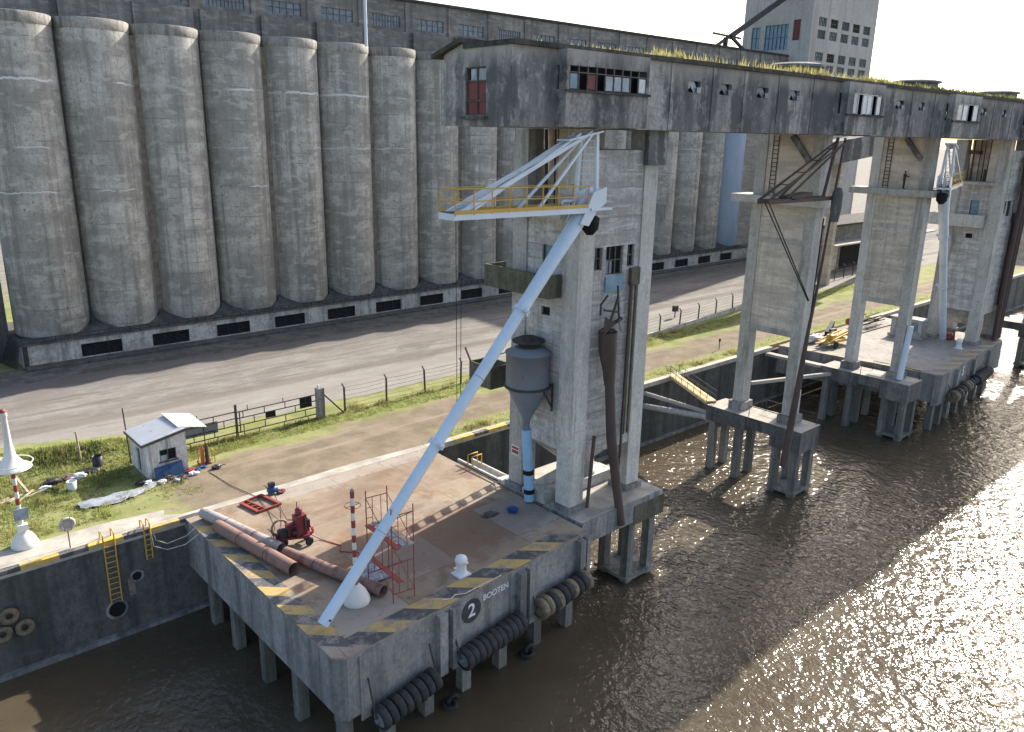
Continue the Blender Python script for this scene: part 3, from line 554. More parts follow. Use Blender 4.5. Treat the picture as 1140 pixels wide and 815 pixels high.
for i in range(900):
    x = rg.uniform(76, 125); sp.append((x, GY0+abs(rg.gauss(0, 1.)), GT+.25, rg.uniform(.3, 1.0)))
blades('roof_weeds', 'weed', sp, .2, .6, .08, 'dark weeds along the far roof of the gallery', 'weeds', per=4, seed=3)

# ------------------------------------------------------------------ loading tower under the gallery
def loading_tower(X, label, second=False):
    a, b, y0, y1 = X, X+7., 33., 39.; c = 1.3
    t = thing('loading_tower', label, 'tower', (a, y0, 0), 'loading towers under the gallery')
    for (x, y) in ((a, y0), (b-c, y0), (a, y1-c), (b-c, y1-c)):
        mb = MB(); mb.box(x, x+c, y, y+c, .42, GB-.02); k = mb.build('column', 'column', t)
        mb = MB(); mb.box(x-.2, x+c+.2, y-.2, y+c+.2, .03, .42); mb.build('column_foot', 'skirt', k)
    ops = [(a+1.45, a+2.15, 16.0, 17.4), (a+2.5, a+4.1, 15.6, 17.4), (a+4.5, a+5.2, 16.0, 17.4)]
    mb = MB(); mb.wallx(a+c, b-c, 3.7, 23.2, y0+.07, y0+.4, ops); mb.build('front_panel', 'tower', t)
    lops = [(35.4, 36.35, 15.6, 17.4), (35.5, 36.3, 12.9, 13.45)]
    mb = MB(); mb.wally(y0+c, y1-c, 4.1, 19.2, a+.14, a+.4, lops); mb.build('side_panel', 'tower' , t)
    mb = MB(); mb.box(b-.4, b-.14, y0+c, y1-c, 4.1, 23.2); mb.build('side_panel', 'tower', t)
    mb = MB(); mb.box(a+c, b-c, y1-.4, y1-.12, 6.5, 23.2); mb.build('rear_panel', 'tower', t)
    for i, o in enumerate(ops):
        mb = MB(); mb.box(o[0], o[1], y0+.36, y0+.39, o[2], o[3]); w = mb.build('window', 'void', t); mb = MB()
        n = 2 if i != 1 else 3
        for j in range(n+1): x = o[0]+(o[1]-o[0])*j/n; mb.box(x-.04, x+.04, y0+.25, y0+.33, o[2], o[3])
        for j in range(3): z = o[2]+(o[3]-o[2])*j/2; mb.box(o[0], o[1], y0+.255, y0+.325, z-.04, z+.04)
        mb.build('window_frame', 'frame', w); mb = MB(); xm = (o[0]+o[1])/2; mb.box(o[0]+.05, xm, y0+.29, y0+.31, o[2]+.05, (o[2]+o[3])/2) if i == 1 else mb.box(o[0]+.05, xm, y0+.29, y0+.31, o[2]+.8, o[3]-.05); mb.build('pane', 'glass', w)
    for o in lops:
        mb = MB(); mb.box(a+.36, a+.39, o[0], o[1], o[2], o[3]); w = mb.build('window', 'glassblue' if o[3]-o[2] > 1 else 'void', t); mb = MB()
        for y in (o[0]+.03, o[1]-.03): mb.box(a+.25, a+.33, y-.03, y+.03, o[2], o[3])
        mb.build('window_frame', 'frame', w)
    if not second:
        mb = MB(); mb.box(a+2.45, a+4.15, y0-.05, y0+.11, 14.55, 15.55); mb.build('window_board', 'glassblue', t)
    # floors and hopper bottom
    mb = MB(); mb.box(a+.45, b-.45, y0+.45, y1-.45, 4.1, 4.4); mb.box(a+.14, b-.45, y0+c, y1-c, 19.2, 19.6); mb.build('floor', 'column', t)
    mb = MB(); q = [(a+.5, y0+.5, 4.09), (b-.5, y0+.5, 4.09), (b-.5, y1-.5, 4.09), (a+.5, y1-.5, 4.09), (a+2.9, 35.3, 1.9), (a+4.1, 35.3, 1.9), (a+4.1, 36.7, 1.9), (a+2.9, 36.7, 1.9)]
    mb.add(q, [(0, 4, 5, 1), (1, 5, 6, 2), (2, 6, 7, 3), (3, 7, 4, 0), (4, 7, 6, 5)]); mb.build('bin_hopper', 'tower', t)
    # upper machinery loft, open on the river side
    mb = MB(); mb.box(a+1.6, a+1.8, y0+c, y1-c, 19.6, GB-.02); mb.build('loft_wall', 'towerlight', t)
    mb = MB(); rg = random.Random(5)
    for y in (34.8, 35.4, 36.0, 36.5, 37.2): mb.tube((a+1.2, y, 19.6), (a+1.2+rg.uniform(-.3, .2), y+rg.uniform(-.1, .1), GB-.05), rg.choice([.06, .1, .16]), n=8)
    mb.box(a+.5, a+1.3, 34.5, 35.6, 19.6, 21.0); mb.box(a+.4, a+1.4, 36.4, 37.4, 22.7, 23.1); mb.build('loft_pipes', 'rust', t)
    mb = MB(); mb.box(a+.02, a+c, y0+c, y0+c+.75, 19.6, GB-.02); mb.build('loft_pier', 'towerlight', t)
    mb = MB(); mb.box(a-1.15, a-.003, y0+.6, y1, 19.25, 19.55); mb.build('loft_ledge', 'column', t)
    mb = MB(); mb.box(b-1.5, b+.35, y0-.35, y0-.003, 22.3, GB-.02); mb.build('corbel', 'galdark', t)
    mb = MB(); mb.prism([(b+.003, y0+.2), (b+1.3, y0+.2), (b+1.3, y0+1.2), (b+.003, y0+1.2)], 18.8, 19.7); mb.add([(b+.003, y0+.2, 17.9), (b+.5, y0+.2, 17.9), (b+1.3, y0+.2, 18.79), (b+.003, y0+.2, 18.79), (b+.003, y0+1.2, 17.9), (b+.5, y0+1.2, 17.9), (b+1.3, y0+1.2, 18.79), (b+.003, y0+1.2, 18.79)], [(0, 1, 2, 3), (7, 6, 5, 4), (1, 5, 6, 2), (0, 4, 5, 1)]); mb.build('bracket', 'galdark', t)
    mb = MB()
    for x in (b-c-.35, b-c-.75): mb.tube((x, y0-.1, 4.5), (x, y0-.1, 15.2), .09, n=6)
    mb.box(b-c-.95, b-c-.1, y0-.2, y0+.11, 14.8, 15.9); mb.build('conduit', 'dark' if second else 'trough', t)
    # balcony trough round the inland corner
    mb = MB(); mb.box(a-1.15, a-1.0, 34.4, 40.5, 14.3, 15.75); mb.box(a-1.0, a-.003, 34.4, 34.55, 14.3, 15.75); mb.box(a-1.0, a+.6, 40.35, 40.5, 14.3, 15.75); mb.box(a-1.0, a-.003, 34.55, 39, 14.3, 14.45); mb.box(a-1.0, a+.6, 39.003, 40.35, 14.3, 14.45)
    mb.build('balcony', 'trough' if not second else 'column', t)
    if second: return t
    lb = ladder((a+1.8, y1+1.0, .4), (a+1.8, y1+1.0, GB), .75, .5, .05, (.3, 1., 0));  # unseen ladder and blocks, added behind the tower to cast squares on the deck
    for i in range(24): z = 1.2+.96*i; lb.beam((a+1.68, y1+.62, z), (a+1.92, y1+1.38, z), .3, .3)
    for i in range(6): z = 2+4*i; lb.beam((a+1.8, y1+.9, z), (a+1.8, y1, z), .08, .08)
    lb.build('shadow_ladder', 'dark', t)
    return t
T1 = loading_tower(34.8, 'tall square concrete loading tower at centre with a grey steel cyclone on its side')
T2 = loading_tower(106., 'far square concrete loading tower on the right behind the second white boom', True)
a = 34.8                                                # extras of the near tower
mb = MB(); mb.beam((a-.1, 37.3, .1), (a+3.2, 34.6, 2.6), .5, .5); mb.build('strut', 'towerlight', T1)
mb = MB(); mb.prism([(a-.3, 35.0), (a+6.6, 35.0), (a+6.6, 36.4), (a-.3, 36.4)], .02, .8); mb.build('tie_beam', 'column', T1)
mb = MB(); mb.lathe((a+4.6, 35.6, 0), [(.5, .6), (.5, 1.0), (.36, 1.0), (.36, 2.4)], 16); mb.build('discharge_spout', 'column', T1)
mb = MB(); mb.box(a-.03, a-.003, 37.95, 38.75, 2.5, 3.2); sgn = mb.build('sign_plate', 'plastic', T1); mb = MB(); mb.box(a-.034, a-.031, 38.0, 38.7, 2.6, 2.85); mb.box(a-.034, a-.031, 38.0, 38.7, 2.92, 3.1); mb.build('sign_print', 'redpaint', sgn)

# cyclone hopper hung on the tower
cx, cy = 33.75, 36.15
cy_ = thing('cyclone_hopper', 'grey blue steel cyclone hopper hung on the side of the near loading tower', 'hopper', (cx, cy, 5.5))
mb = MB(); mb.lathe((cx, cy, 0), [(.22, 5.3), (.22, 5.9), (1.42, 8.35), (1.42, 8.36)], 28); mb.build('cone', 'cyclone', cy_)
mb = MB(); mb.lathe((cx, cy, 0), [(1.43, 8.36), (1.43, 10.55), (1.5, 10.56), (1.5, 10.62), (.85, 10.95)], 28); mb.build('drum', 'cyclone', cy_)
mb = MB(); mb.lathe((cx, cy, 0), [(.62, 10.8), (.62, 11.25), (1.05, 11.3), (1.05, 11.4), (.5, 11.62)], 24); mb.build('vent_cap', 'dark', cy_)
mb = MB(); mb.lathe((cx, cy, 0), [(1.44, 8.27), (1.52, 8.28), (1.52, 8.42), (1.44, 8.43)], 28, False); mb.build('flange', 'dark', cy_)
mb = MB()
for y in (cy-1.3, cy+1.3):
    mb = MB(); mb.beam((34.78, y, 8.4), (33.9, y, 8.4), .1, .1); mb.beam((34.78, y, 6.9), (33.9, y, 8.3), .09, .09); mb.beam((34.74, y, 6.7), (34.74, y, 8.6), .1, .1); mb.build('bracket', 'dark', cy_)
t = thing('drop_pipe', 'light blue vertical drop pipe with black collars below the cyclone hopper', 'pipe', (cx+.1, cy, 0))
mb = MB(); mb.tube((cx, cy, 5.3), (cx+.25, cy-.2, .15), .34, .34, 14); mb.build('pipe', 'ltblue', t)
for z in (.7, 2.1):
    mb = MB(); x = cx+.25*(5.3-z)/5.15; mb.tube((x, cy-.2*(5.3-z)/5.15, z), (x, cy-.2*(5.3-z)/5.15, z+.32), .37, n=14); mb.build('collar', 'void', t)
# open bin on the inland corner
t = thing('storage_bin', 'mossy open steel bin on brackets beside the cyclone on the inland tower corner', 'bin', (34., 39.8, 7.4))
mb = MB(); mb.box(33.1, 34.9, 39.1, 39.2, 7.5, 8.95); mb.box(33.1, 34.9, 41.3, 41.4, 7.5, 8.95); mb.box(33.1, 33.2, 39.2, 41.3, 7.5, 8.95); mb.box(34.8, 34.9, 39.2, 41.3, 7.5, 8.95); mb.box(33.1, 34.9, 39.1, 41.4, 7.4, 7.5); mb.build('bin_body', 'trough', t)
mb = MB(); mb.beam((33.1, 41.2, 8.9), (32.9, 41.6, 9.9), .1, .1); mb.beam((34.9, 39.15, 8.9), (35.2, 39.0, 10.2), .1, .1); mb.beam((34.8, 41.3, 8.9), (35.2, 39.0, 9.9), .08, .08); mb.build('bracket', 'dark', t)
# collapsed rusty spout on the river face
t = thing('broken_spout', 'dark rusty broken loading spout hanging down the river face of the near tower', 'spout', (37.6, 32.4, .2))
mb = MB(); mb.path([(37.2, 32.35, 12.3), (37.35, 32.3, 9), (37.6, 32.1, 5), (38.0, 31.6, .9), (38.2, 31.3, -1.2)], [.34, .31, .34, .30, .28], 10); mb.build('spout_pipe', 'rust', t)
mb = MB(); mb.path([(37.38, 32.3, 8.6), (37.3, 32.33, 9.6), (37.1, 32.35, 10.8), (37.0, 32.35, 12.2)], [.34, .42, .56, .6], 8, False); mb.add([(36.2, 32.0, 12.1), (36.9, 31.6, 12.9), (36.6, 32.3, 13.2)], [(0, 1, 2)]); mb.add([(37.6, 31.7, 12.2), (37.9, 32.3, 13.0), (37.2, 31.6, 12.4)], [(0, 1, 2)]); mb.build('spout_head', 'rust', t)
mb = MB(); mb.beam((36.2, 32.3, 12.3), (38.2, 32.3, 12.9), .18, .18); mb.beam((37.0, 32.3, 12.5), (37.9, 32.4, 14.3), .12, .12); mb.beam((36.6, 32.4, 13.6), (38.0, 32.4, 13.3), .12, .12); mb.tube((37.9, 32.5, 15), (38.1, 32.4, 12.6), .07, n=6); mb.path([(36.4, 32.5, 13.3), (36.3, 32.4, 14), (36.9, 32.4, 14.5)], .07, 6); mb.build('hanger', 'dark', t)
mb = MB(); mb.tube((36.0, 32.5, .3), (36.5, 32.6, 5.2), .12, n=8); mb.tube((39.4, 32.7, 9.5), (39.1, 32.6, 1), .08, n=6); mb.tube((39.5, 32.75, 15), (39.3, 32.7, 3), .1, n=6); mb.build('pipe', 'rust', t)

# ------------------------------------------------------------------ mooring platforms
def pile_group(t, pts, zt, s=.62, zb=-9.):
    for x, y in pts:
        mb = MB(); mb.box(x-s/2, x+s/2, y-s/2, y+s/2, zb, zt); mb.build('pile', 'pile', t)
def lerp(a, b, f): return tuple(a[i]+(b[i]-a[i])*f for i in range(len(a)))
def platform(P, skirt, label, ribs, piles, right_cut):
    """P: corner points rear-left, front-left, front-right, rear-right"""
    t = thing('mooring_platform', label, 'jetty', (*P[1], 0), 'mooring platforms')
    rl, fl, fr, rr = P; ch = .55
    c1 = lerp(fl, rl, ch/math.dist(fl, rl)); c2 = lerp(fl, fr, ch/math.dist(fl, fr))
    poly = [rl, c1, c2, fr, rr]
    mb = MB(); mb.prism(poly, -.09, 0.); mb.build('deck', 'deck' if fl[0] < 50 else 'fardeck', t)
    # hanging skirt walls
    def wall(p, q, th, zb0, zb1=None, nm='skirt'):
        d = Vector((q[0]-p[0], q[1]-p[1])).normalized(); n = Vector((-d.y, d.x))*th; zb1 = zb0 if zb1 is None else zb1
        V = [(p[0], p[1], zb0), (q[0], q[1], zb1), (q[0]+n.x, q[1]+n.y, zb1), (p[0]+n.x, p[1]+n.y, zb0)]; V += [(x, y, -.092) for x, y, z in V]
        m_ = MB(); m_.add(V, [(3, 2, 1, 0), (4, 5, 6, 7), (0, 1, 5, 4), (1, 2, 6, 5), (2, 3, 7, 6), (3, 0, 4, 7)]); m_.build(nm, skirt, t)
    wall(rl, c1, .7, -3.4, -3.2); wall(c1, c2, .7, -3.6); wall(c2, fr, .7, -3.55); wall(fr, rr, .7, -2.6)
    d = (Vector(fr)-Vector(fl)).normalized(); nrm = Vector((d.y, -d.x)); L = math.dist(fl, fr)
    for s, wd, dep in ribs:
        p = Vector(fl)+d*s; q = Vector(fl)+d*(s+wd); mb = MB(); mb.prism([p+nrm*.003, q+nrm*.003, q+nrm*dep, p+nrm*dep], -3.9, -.25); mb.build('buttress', skirt, t)
    # slanted hazard stripes on the two river edges
    for nm, base, dirv, inn, Ln, w in (('front', Vector(fl), d, -nrm, L, 1.35), ('left', Vector(fl), (Vector(rl)-Vector(fl)).normalized(), None, math.dist(fl, rl), 1.25)):
        inn = inn if inn is not None else Vector((-dirv.y, dirv.x))*-1
        if inn.dot(Vector(rr)-Vector(fl)) < 0: inn = -inn
        mb = MB(); s = .55 if nm == 'front' else .6; i = 0; rg = random.Random(len(nm)); sl = w*1.0
        while s < Ln-1.6:
            l = 1.45 if nm == 'front' else 1.15; z = .004+(.001 if i % 2 else 0)+(.006 if nm == 'left' else 0); mb.cur = i % 2
            sg = -1 if nm == 'front' else 1
            p0 = base+dirv*s; p1 = base+dirv*(s+l); q1 = p1+inn*w+dirv*sl*sg*(-1 if nm == 'front' else -1)*.8; q0 = p0+inn*w+dirv*sl*sg*(-1 if nm == 'front' else -1)*.8
            if nm == 'left': q0 = p0+inn*w+dirv*(-.95)*w; q1 = p1+inn*w+dirv*(-.95)*w
            else: q0 = p0+inn*w-dirv*(.95*w); q1 = p1+inn*w-dirv*(.95*w)
            pts = [p0, p1, q1, q0]
            ok = all(0 < (v-base).dot(dirv) for v in (q0,)) 
            if ok: mb.add([(v.x, v.y, z) for v in pts], [(0, 1, 2, 3) if (pts[1]-pts[0]).cross(pts[2]-pts[1]) > 0 else (3, 2, 1, 0)])
            s += l; i += 1
        mb.build('hazard_stripes', (['yellow', 'blackworn'] if nm == 'left' else ['yellow', 'black']) if fl[0] < 50 else ['fadedyellow', 'fadedblack'], t)
    pile_group(t, piles, -2.5)
    return t
P2 = ((15.35, 48.28), (15.42, 29.15), (34.05, 30.62), (34.4, 48.28))
PF1 = platform(P2, 'skirt', 'near concrete mooring platform on piles with number two and worn yellow black edges', [(1.2, .75, .1), (6.1, .55, .35), (7.0, .6, .35), (12.2, .5, .4), (13.0, .5, .4), (17.6, .5, .45), (18.3, .35, .4)],
    [(15.95, 45.9), (15.95, 42.5), (15.95, 38.4), (15.95, 34.4), (16.1, 30.0), (18.7, 30.2), (21.3, 30.35), (24.1, 30.6), (27.0, 30.8), (30.1, 31.1), (33., 31.2), (20, 34), (25, 34.5), (30, 35), (20, 39), (25, 39), (30, 39), (33.4, 36), (20, 44), (26, 44), (33.5, 42)], 0)
P5 = ((86.6, 48.28), (88.9, 30.35), (112.2, 31.8), (113.2, 48.28))
PF2 = platform(P5, 'skirt', 'far concrete mooring platform with number five below the second white boom', [(5, .6, .35), (11, .6, .35), (17, .6, .35)],
    [(90, 31.2), (92.6, 31.3), (95.5, 31.6), (98.5, 31.7), (102, 32), (105.5, 32.2), (109, 32.4), (111.8, 33), (89.5, 34), (89.3, 38), (93, 36), (98, 36), (103, 37), (108, 37)], 0)
def face_rot(P): d = (Vector(P[2])-Vector(P[1])).normalized(); return Matrix(((d.x, 0, d.y), (d.y, 0, -d.x), (0, 1, 0))), d, Vector((d.y, -d.x))
def on_face(P, s, z, o): r, d, n = face_rot(P); v = Vector(P[1])+d*s+n*o; return (v.x, v.y, z)
r_, d_, n_ = face_rot(P2)
def disc(P, t, s, z, r):
    rr, d, n = face_rot(P); mb = MB(); c = on_face(P, s, z, 0); V = []
    for o in (.004, .02):
        for k in range(32): a_ = 2*math.pi*k/32; V.append((c[0]+d.x*r*math.cos(a_)+n.x*o, c[1]+d.y*r*math.cos(a_)+n.y*o, z+r*math.sin(a_)))
    mb.add(V, [tuple(range(32, 64))]+[(i, (i+1) % 32, 32+(i+1) % 32, 32+i) for i in range(32)]); return mb.build('number_disc', 'textdisc', t)
dc = disc(P2, PF1, 8.65, -1.15, .72); text_mesh('2', 1.15, 'number', 'textwhite', dc, on_face(P2, 8.65, -1.15, .03), r_)
text_mesh('BOOTEN', .5, 'lettering', 'textwhite', PF1, on_face(P2, 10.55, -.78, .012), r_)
r5, d5, n5 = face_rot(P5); text_mesh('5', 1.5, 'number', 'textwhite', PF2, on_face(P5, 8.0, -1.1, .012), r5)
mb = MB(); mb.prism([(16.7, 41.), (17, 41), (17, 41.3), (16.7, 41.3)], .001, .01)
# tyre roll fenders
def fender(P, s0, s1, z0, z1, tan, label):
    p = Vector(on_face(P, s0, z0, .75)); q = Vector(on_face(P, s1, z1, .75)); t = thing('tyre_fender', label, 'fender', p, 'tyre roll fenders'); L = (q-p).length; d = (q-p)/L; n = int(L/.42); rg = random.Random(int(s0*10))
    mb = MB(); mb.tube(p-d*.35, q+d*.35, .13, n=8); mb.tube(p-d*.18, p-d*.1, .42, n=12); mb.tube(q+d*.1, q+d*.18, .42, n=12); mb.build('axle', 'tyretan' if tan else 'cyclone', t)
    for i in range(n+1):
        c = p+d*(L*i/n); r = .60*rg.uniform(.95, 1.05); m_ = MB(); V = []
        a = d.cross(Vector((0, 0, 1))).normalized(); b = a.cross(d)
        off = Vector((0, 0, rg.uniform(-.05, .05)))
        for k in range(16):
            th = 2*math.pi*k/16; u = a*math.cos(th)+b*math.sin(th)
            for rr, h in ((r-.16, -.205), (r, -.195), (r+.04, -.12), (r+.04, .12), (r, .195), (r-.16, .205)): V.append(c+off+u*rr+d*h)
        m_.add(V, [(k*6+j, k*6+j+1, ((k+1) % 16)*6+j+1, ((k+1) % 16)*6+j) for k in range(16) for j in range(5)], True)
        m_.build('tyre', 'tyretan' if (tan and rg.random() < .45) else 'rubber', t)
    mb = MB()
    for pp in (p-d*.3, q+d*.3): mb.tube(pp, Vector((pp.x-n_.x*.6, pp.y-n_.y*.6, -1.6)), .05, n=5)
    mb.build('chain', 'dark', t); return t
fender(P2, 1.9, 5.2, -3.75, -3.3, False, 'black tyre roll fender nearest the front corner of platform two')
fender(P2, 7.5, 11.7, -3.25, -3.0, False, 'long black tyre roll fender hanging below the number two')
fender(P2, 13.6, 17.7, -2.95, -2.75, True, 'tyre roll fender with tan faded tyres beside the near tower')
fender(P5, 3.0, 8.5, -2.9, -2.6, True, 'dusty tyre roll fender on the far platform left of the tower')
fender(P5, 11., 15.5, -2.6, -2.4, False, 'dark tyre roll fender at the right end of the far platform')
for i, (s, z, lab) in enumerate(((6.6, -6.6, 'sunken black tyre clump in the water by the first buttress'), (12.9, -6.5, 'sunken black tyre clump in the water under the middle buttress'))):
    c = on_face(P2, s+.6, z, -.2); mb = MB(); mb.torus((c[0], c[1], z+.02), .36, .15, 'z', 14, 7); mb.torus((c[0]+.3, c[1]+.1, z+.12), .3, .13, 'y', 14, 7); tag(mb.build('tyre_clump', 'rubber'), lab, 'tyres')
# beam and pile cap carrying the near tower
t = thing('tower_pier', 'concrete pier beam on piles carrying the near loading tower', 'pier', (38, 33, 0))
mb = MB(); mb.prism([(34.42, 31.4), (42.7, 31.4), (42.9, 34.9), (34.42, 34.9)], -1.55, .02); mb.prism([(34.42, 36.9), (42.7, 36.9), (42.7, 39.8), (34.42, 39.8)], -1.55, .02); mb.prism([(34.42, 34.9), (43.6, 34.9), (43.6, 36.9), (34.42, 36.9)], -.6, .012); mb.build('cap_beam', 'skirt', t); mb = MB(); mb.prism([(34.5, 31.5), (42.6, 31.5), (42.6, 39.7), (34.5, 39.7)], .022, .028); mb.build('topping', 'coping', t)
mb = MB(); mb.prism([(39.6, 31.33), (42.8, 31.33), (42.8, 31.397), (39.6, 31.397)], -1.75, -.35); mb.build('patch_panel', 'trough', t)
pile_group(t, [(40., 32.1), (42.2, 32.1), (40., 34.2), (42.2, 34.2), (36.2, 38.4), (42, 38.4), (36, 33.2)], -1.4)
mb = MB(); mb.box(39.5, 42.7, 31.6, 34.7, -6.3, -6.05); mb.build('pile_slab', 'pile', t)
mb = MB(); mb.tube((34.3, 39.6, 0.2), (34.3, 44.2, .2), .05, n=6); mb.tube((34.5, 46, -1), (36.4, 39.8, -1.4), .3, n=8); mb.build('tie_rod', 'dark', t)
t = thing('landing_stair', 'grey concrete landing steps between the near platform and the quay wall', 'stairs', (36, 41, -1))
mb = MB(); mb.box(35.0, 35.15, 40.2, 45.2, -2.2, -.1); mb.box(36.6, 36.75, 40.2, 45.5, -2.6, -.6)
for i in range(9): mb.box(35.15, 36.6, 40.4+i*.5, 40.9+i*.5, -.6-i*.22, -.4-i*.22)
mb.build('steps', 'column', t)
mb = MB(); mb.path([(34.6, 42.9, 0), (34.6, 42.9, .9), (35.5, 42.9, .9), (35.5, 42.9, 0)], .05, 6); mb.path([(34.6, 43.4, 0), (34.6, 43.4, .9), (35.5, 43.4, .9), (35.5, 43.4, 0)], .05, 6); mb.build('hand_hoop', 'rail', t)

# ------------------------------------------------------------------ bents (trestles) of the gallery
def bent(X, label, derelict):
    a, b = X, X+1.3; t = thing('gallery_trestle', label, 'trestle', (a, 33, 0), 'gallery trestles')
    for y in (33., 38.05):
        mb = MB(); mb.box(a, b, y, y+.95, .5, GB-.02); k = mb.build('column', 'column', t); mb = MB(); mb.box(a-.25, b+.25, y-.25, y+1.2, -.28, .5); mb.build('column_foot', 'skirt', k)
    mb = MB(); mb.box(a+.1, b-.1, 33.951, 38.049, 8.0, 15.4); mb.box(a+.1, b-.1, 33.951, 38.049, 15.85, 18.75); mb.build('infill_panel', 'tan', t)
    mb = MB(); mb.box(a+.14, b-.14, 33.951, 38.049, 19.4, GB-.02); mb.build('upper_panel', 'towerlight', t)
    MB().box(a+.05, b-.05, 33.951, 38.049, 15.4, 15.85).build('tie_band', 'column', t); MB().box(a+.05, b-.05, 33.951, 38.049, 7.5, 8.).build('tie_band', 'column', t)
    mb = MB(); mb.box(a-.9, b+.5, 32.2, 40.6, 18.75, 19.4); mb.build('cross_beam', 'column', t)
    mb = MB(); mb.beam((a+.1, 35.8, GB-.1), (a+.1, 34.1, 22.3), .5, .45); mb.build('corner_brace', 'galdark', t)
    lb = ladder((a+.05, 37.3, 19.4), (a+.05, 37.3, GB-.1), .5, .35, .04, (0, 1, 0)); lb.build('ladder', 'dark', t)
    mb = MB(); mb.prism([(a-1.1, 36.8), (b+.7, 36.8), (b+.7, 41.), (a-1.1, 41.)], -1.7, -.30); mb.prism([(a-.9, 34.2), (b+.5, 34.2), (b+.5, 36.8), (a-.9, 36.8)], -1.4, -.30); mb.prism([(a-1.1, 31.3), (b+.9, 31.3), (b+.9, 34.2), (a-1.1, 34.2)], -2.3, -.30)
    mb.build('pile_cap', 'capdark', t); mb = MB(); mb.prism([(a-1.1, 31.3), (b+.9, 31.3), (b+.9, 34.2), (b+.7, 36.8), (b+.7, 41.), (a-1.1, 41.)], -.298, -.27); mb.build('topping', 'coping', t)
    pile_group(t, [(a-.6, 31.8), (b+.4, 31.8), (a-.6, 33.7), (b+.4, 33.7), (a-.6, 37.6), (b+.2, 37.6), (a-.6, 40.4), (b+.2, 40.4)], -1.5)
    mb = MB(); mb.box(a-1., b+.8, 31.4, 34.1, -6.3, -6.0); mb.build('pile_slab', 'pile', t)
    mb = MB(); mb.path([(b+.5, 31.5, -.28), (b+.5, 31.5, .75), (b+.5, 36.5, .75), (b+.5, 36.5, -.28)], .04, 5); mb.tube((b+.5, 34, -.28), (b+.5, 34, .75), .04, n=5); mb.path([(a-.9, 36.6, -.28), (a-.9, 36.6, .75), (a-.9, 33.5, .75)], .04, 5); mb.build('guard_rail', 'dark', t)
    return t
B2 = bent(62.7, 'narrow concrete gallery trestle standing in the water with a rusty spout hanging from it', True)
B3 = bent(84.4, 'narrow concrete gallery trestle at the left edge of the far mooring platform', False)
B4 = bent(127.7, 'gallery trestle at the right picture edge beyond the far loading tower', False)
mb = MB(); mb.path([(84.2, 32.75, -.1), (84.5, 32.7, 3), (84.75, 32.65, 5.6)], [.32, .32, .30], 10); tag(mb.build('spout_pipe', 'white2'), 'pale blue end of a pipe leaning on the trestle by the far platform', 'pipe')
t = thing('derelict_boom', 'collapsed rusty boom lattice and cables hung from the gallery trestle', 'boom', (62.5, 31.6, 20))
mb = MB()
for z1, w in ((19.6, .085), (19.75, .08)):
    for dy in (-.4, .4): mb.beam((62.9, 31.6+dy, 24.0), (52.9, 32+dy, z1), w, w)
    for dy in (-.3, .35): mb.beam((62.7, 31.5+dy, 23.9), (55.0+z1-19, 32+dy, 19.8), .1, .1)
for f in (.15, .35, .55, .75): p = lerp((62.9, 31.2, 24.), (52.9, 31.6, 19.7), f); mb.beam(p, (p[0], p[1]+.8, p[2]), .08, .08)
mb.beam((62.9, 31.4, 24.2), (62.4, 31.5, 19.5), .14, .14); mb.beam((62.9, 32, 24.2), (61.2, 31.8, 19.4), .2, .2); mb.beam((52.9, 31.6, 19.6), (62.6, 31.6, 19.55), .2, .3); mb.beam((52.9, 32.4, 19.6), (62.6, 32.4, 19.55), .2, .3); mb.beam((56, 32, 19.75), (59, 32, 20.0), 1.0, .25)
mb.build('lattice', 'rust', t)
mb = MB()
for dx in (0, .5): mb.tube((53.2+dx, 32, 19.5), (60.5+dx*.3, 31.6, 11.4), .05, n=5)
mb.build('cable', 'cable', t)
mb = MB(); mb.lathe((62.4, 31.2, 19.0), [(.3, -1.3), (.42, -.3), (.42, .9), (.25, 1.4)], 12); mb.build('swivel_head', 'galdark', t)
t = thing('rusty_spout_pipe', 'long rusty spout pipe leaning from the water against the middle trestle', 'pipe', (60, 31.5, -2))
mb = MB(); mb.path([(62.3, 31.5, 18.0), (61.5, 31.4, 13.0), (60.6, 31.3, 9.0), (59.5, 31.1, 3), (58.4, 30.9, -2.4)], [.08, .11, .15, .27, .32], 10); mb.build('pipe', 'rust', t)
mb = MB(); mb.path([(62.6, 31.6, 19), (61.9, 31.8, 11), (61.5, 31.9, 3.)], .08, 6); mb.tube((61.6, 31.7, 18), (60.2, 31.1, 4), .06, n=5); mb.build('guide_cable', 'cable', t)
# gangways from the quay to the trestles
def gangway(p, q, label, boards='plank'):
    t = thing('gangway', label, 'gangway', p, 'gangways to the trestles'); p, q = Vector(p), Vector(q); d = (q-p).normalized(); s = d.cross(Vector((0, 0, 1))).normalized()
    mb = MB(); mb.beam(p, q, .9, .12); mb.build('deck_board', boards, t)
    mb = MB(); mb.beam(p-s*.5-Vector((0, 0, .12)), q-s*.5-Vector((0, 0, .12)), .12, .3); mb.beam(p+s*.5-Vector((0, 0, .12)), q+s*.5-Vector((0, 0, .12)), .12, .3); mb.build('side_beam', 'plank', t)
    mb = MB(); L = (q-p).length
    for sg in (-1, 1):
        for z in (.5, 1.0): mb.tube(p+s*.5*sg+Vector((0, 0, z)), q+s*.5*sg+Vector((0, 0, z)), .03, n=5)
        for i in range(7): c = p+(q-p)*i/6+s*.5*sg; mb.tube(c, c+Vector((0, 0, 1.0)), .03, n=5)
    mb.build('hand_rail', 'dark', t); return t
gangway((66.0, 48.2, .1), (62.3, 41.0, -.1), 'narrow yellow boarded gangway from the quay to the middle trestle')
t = thing('pipe_struts', 'pair of pale horizontal struts between the quay wall and the middle trestle', 'strut', (64, 44, -1.2))
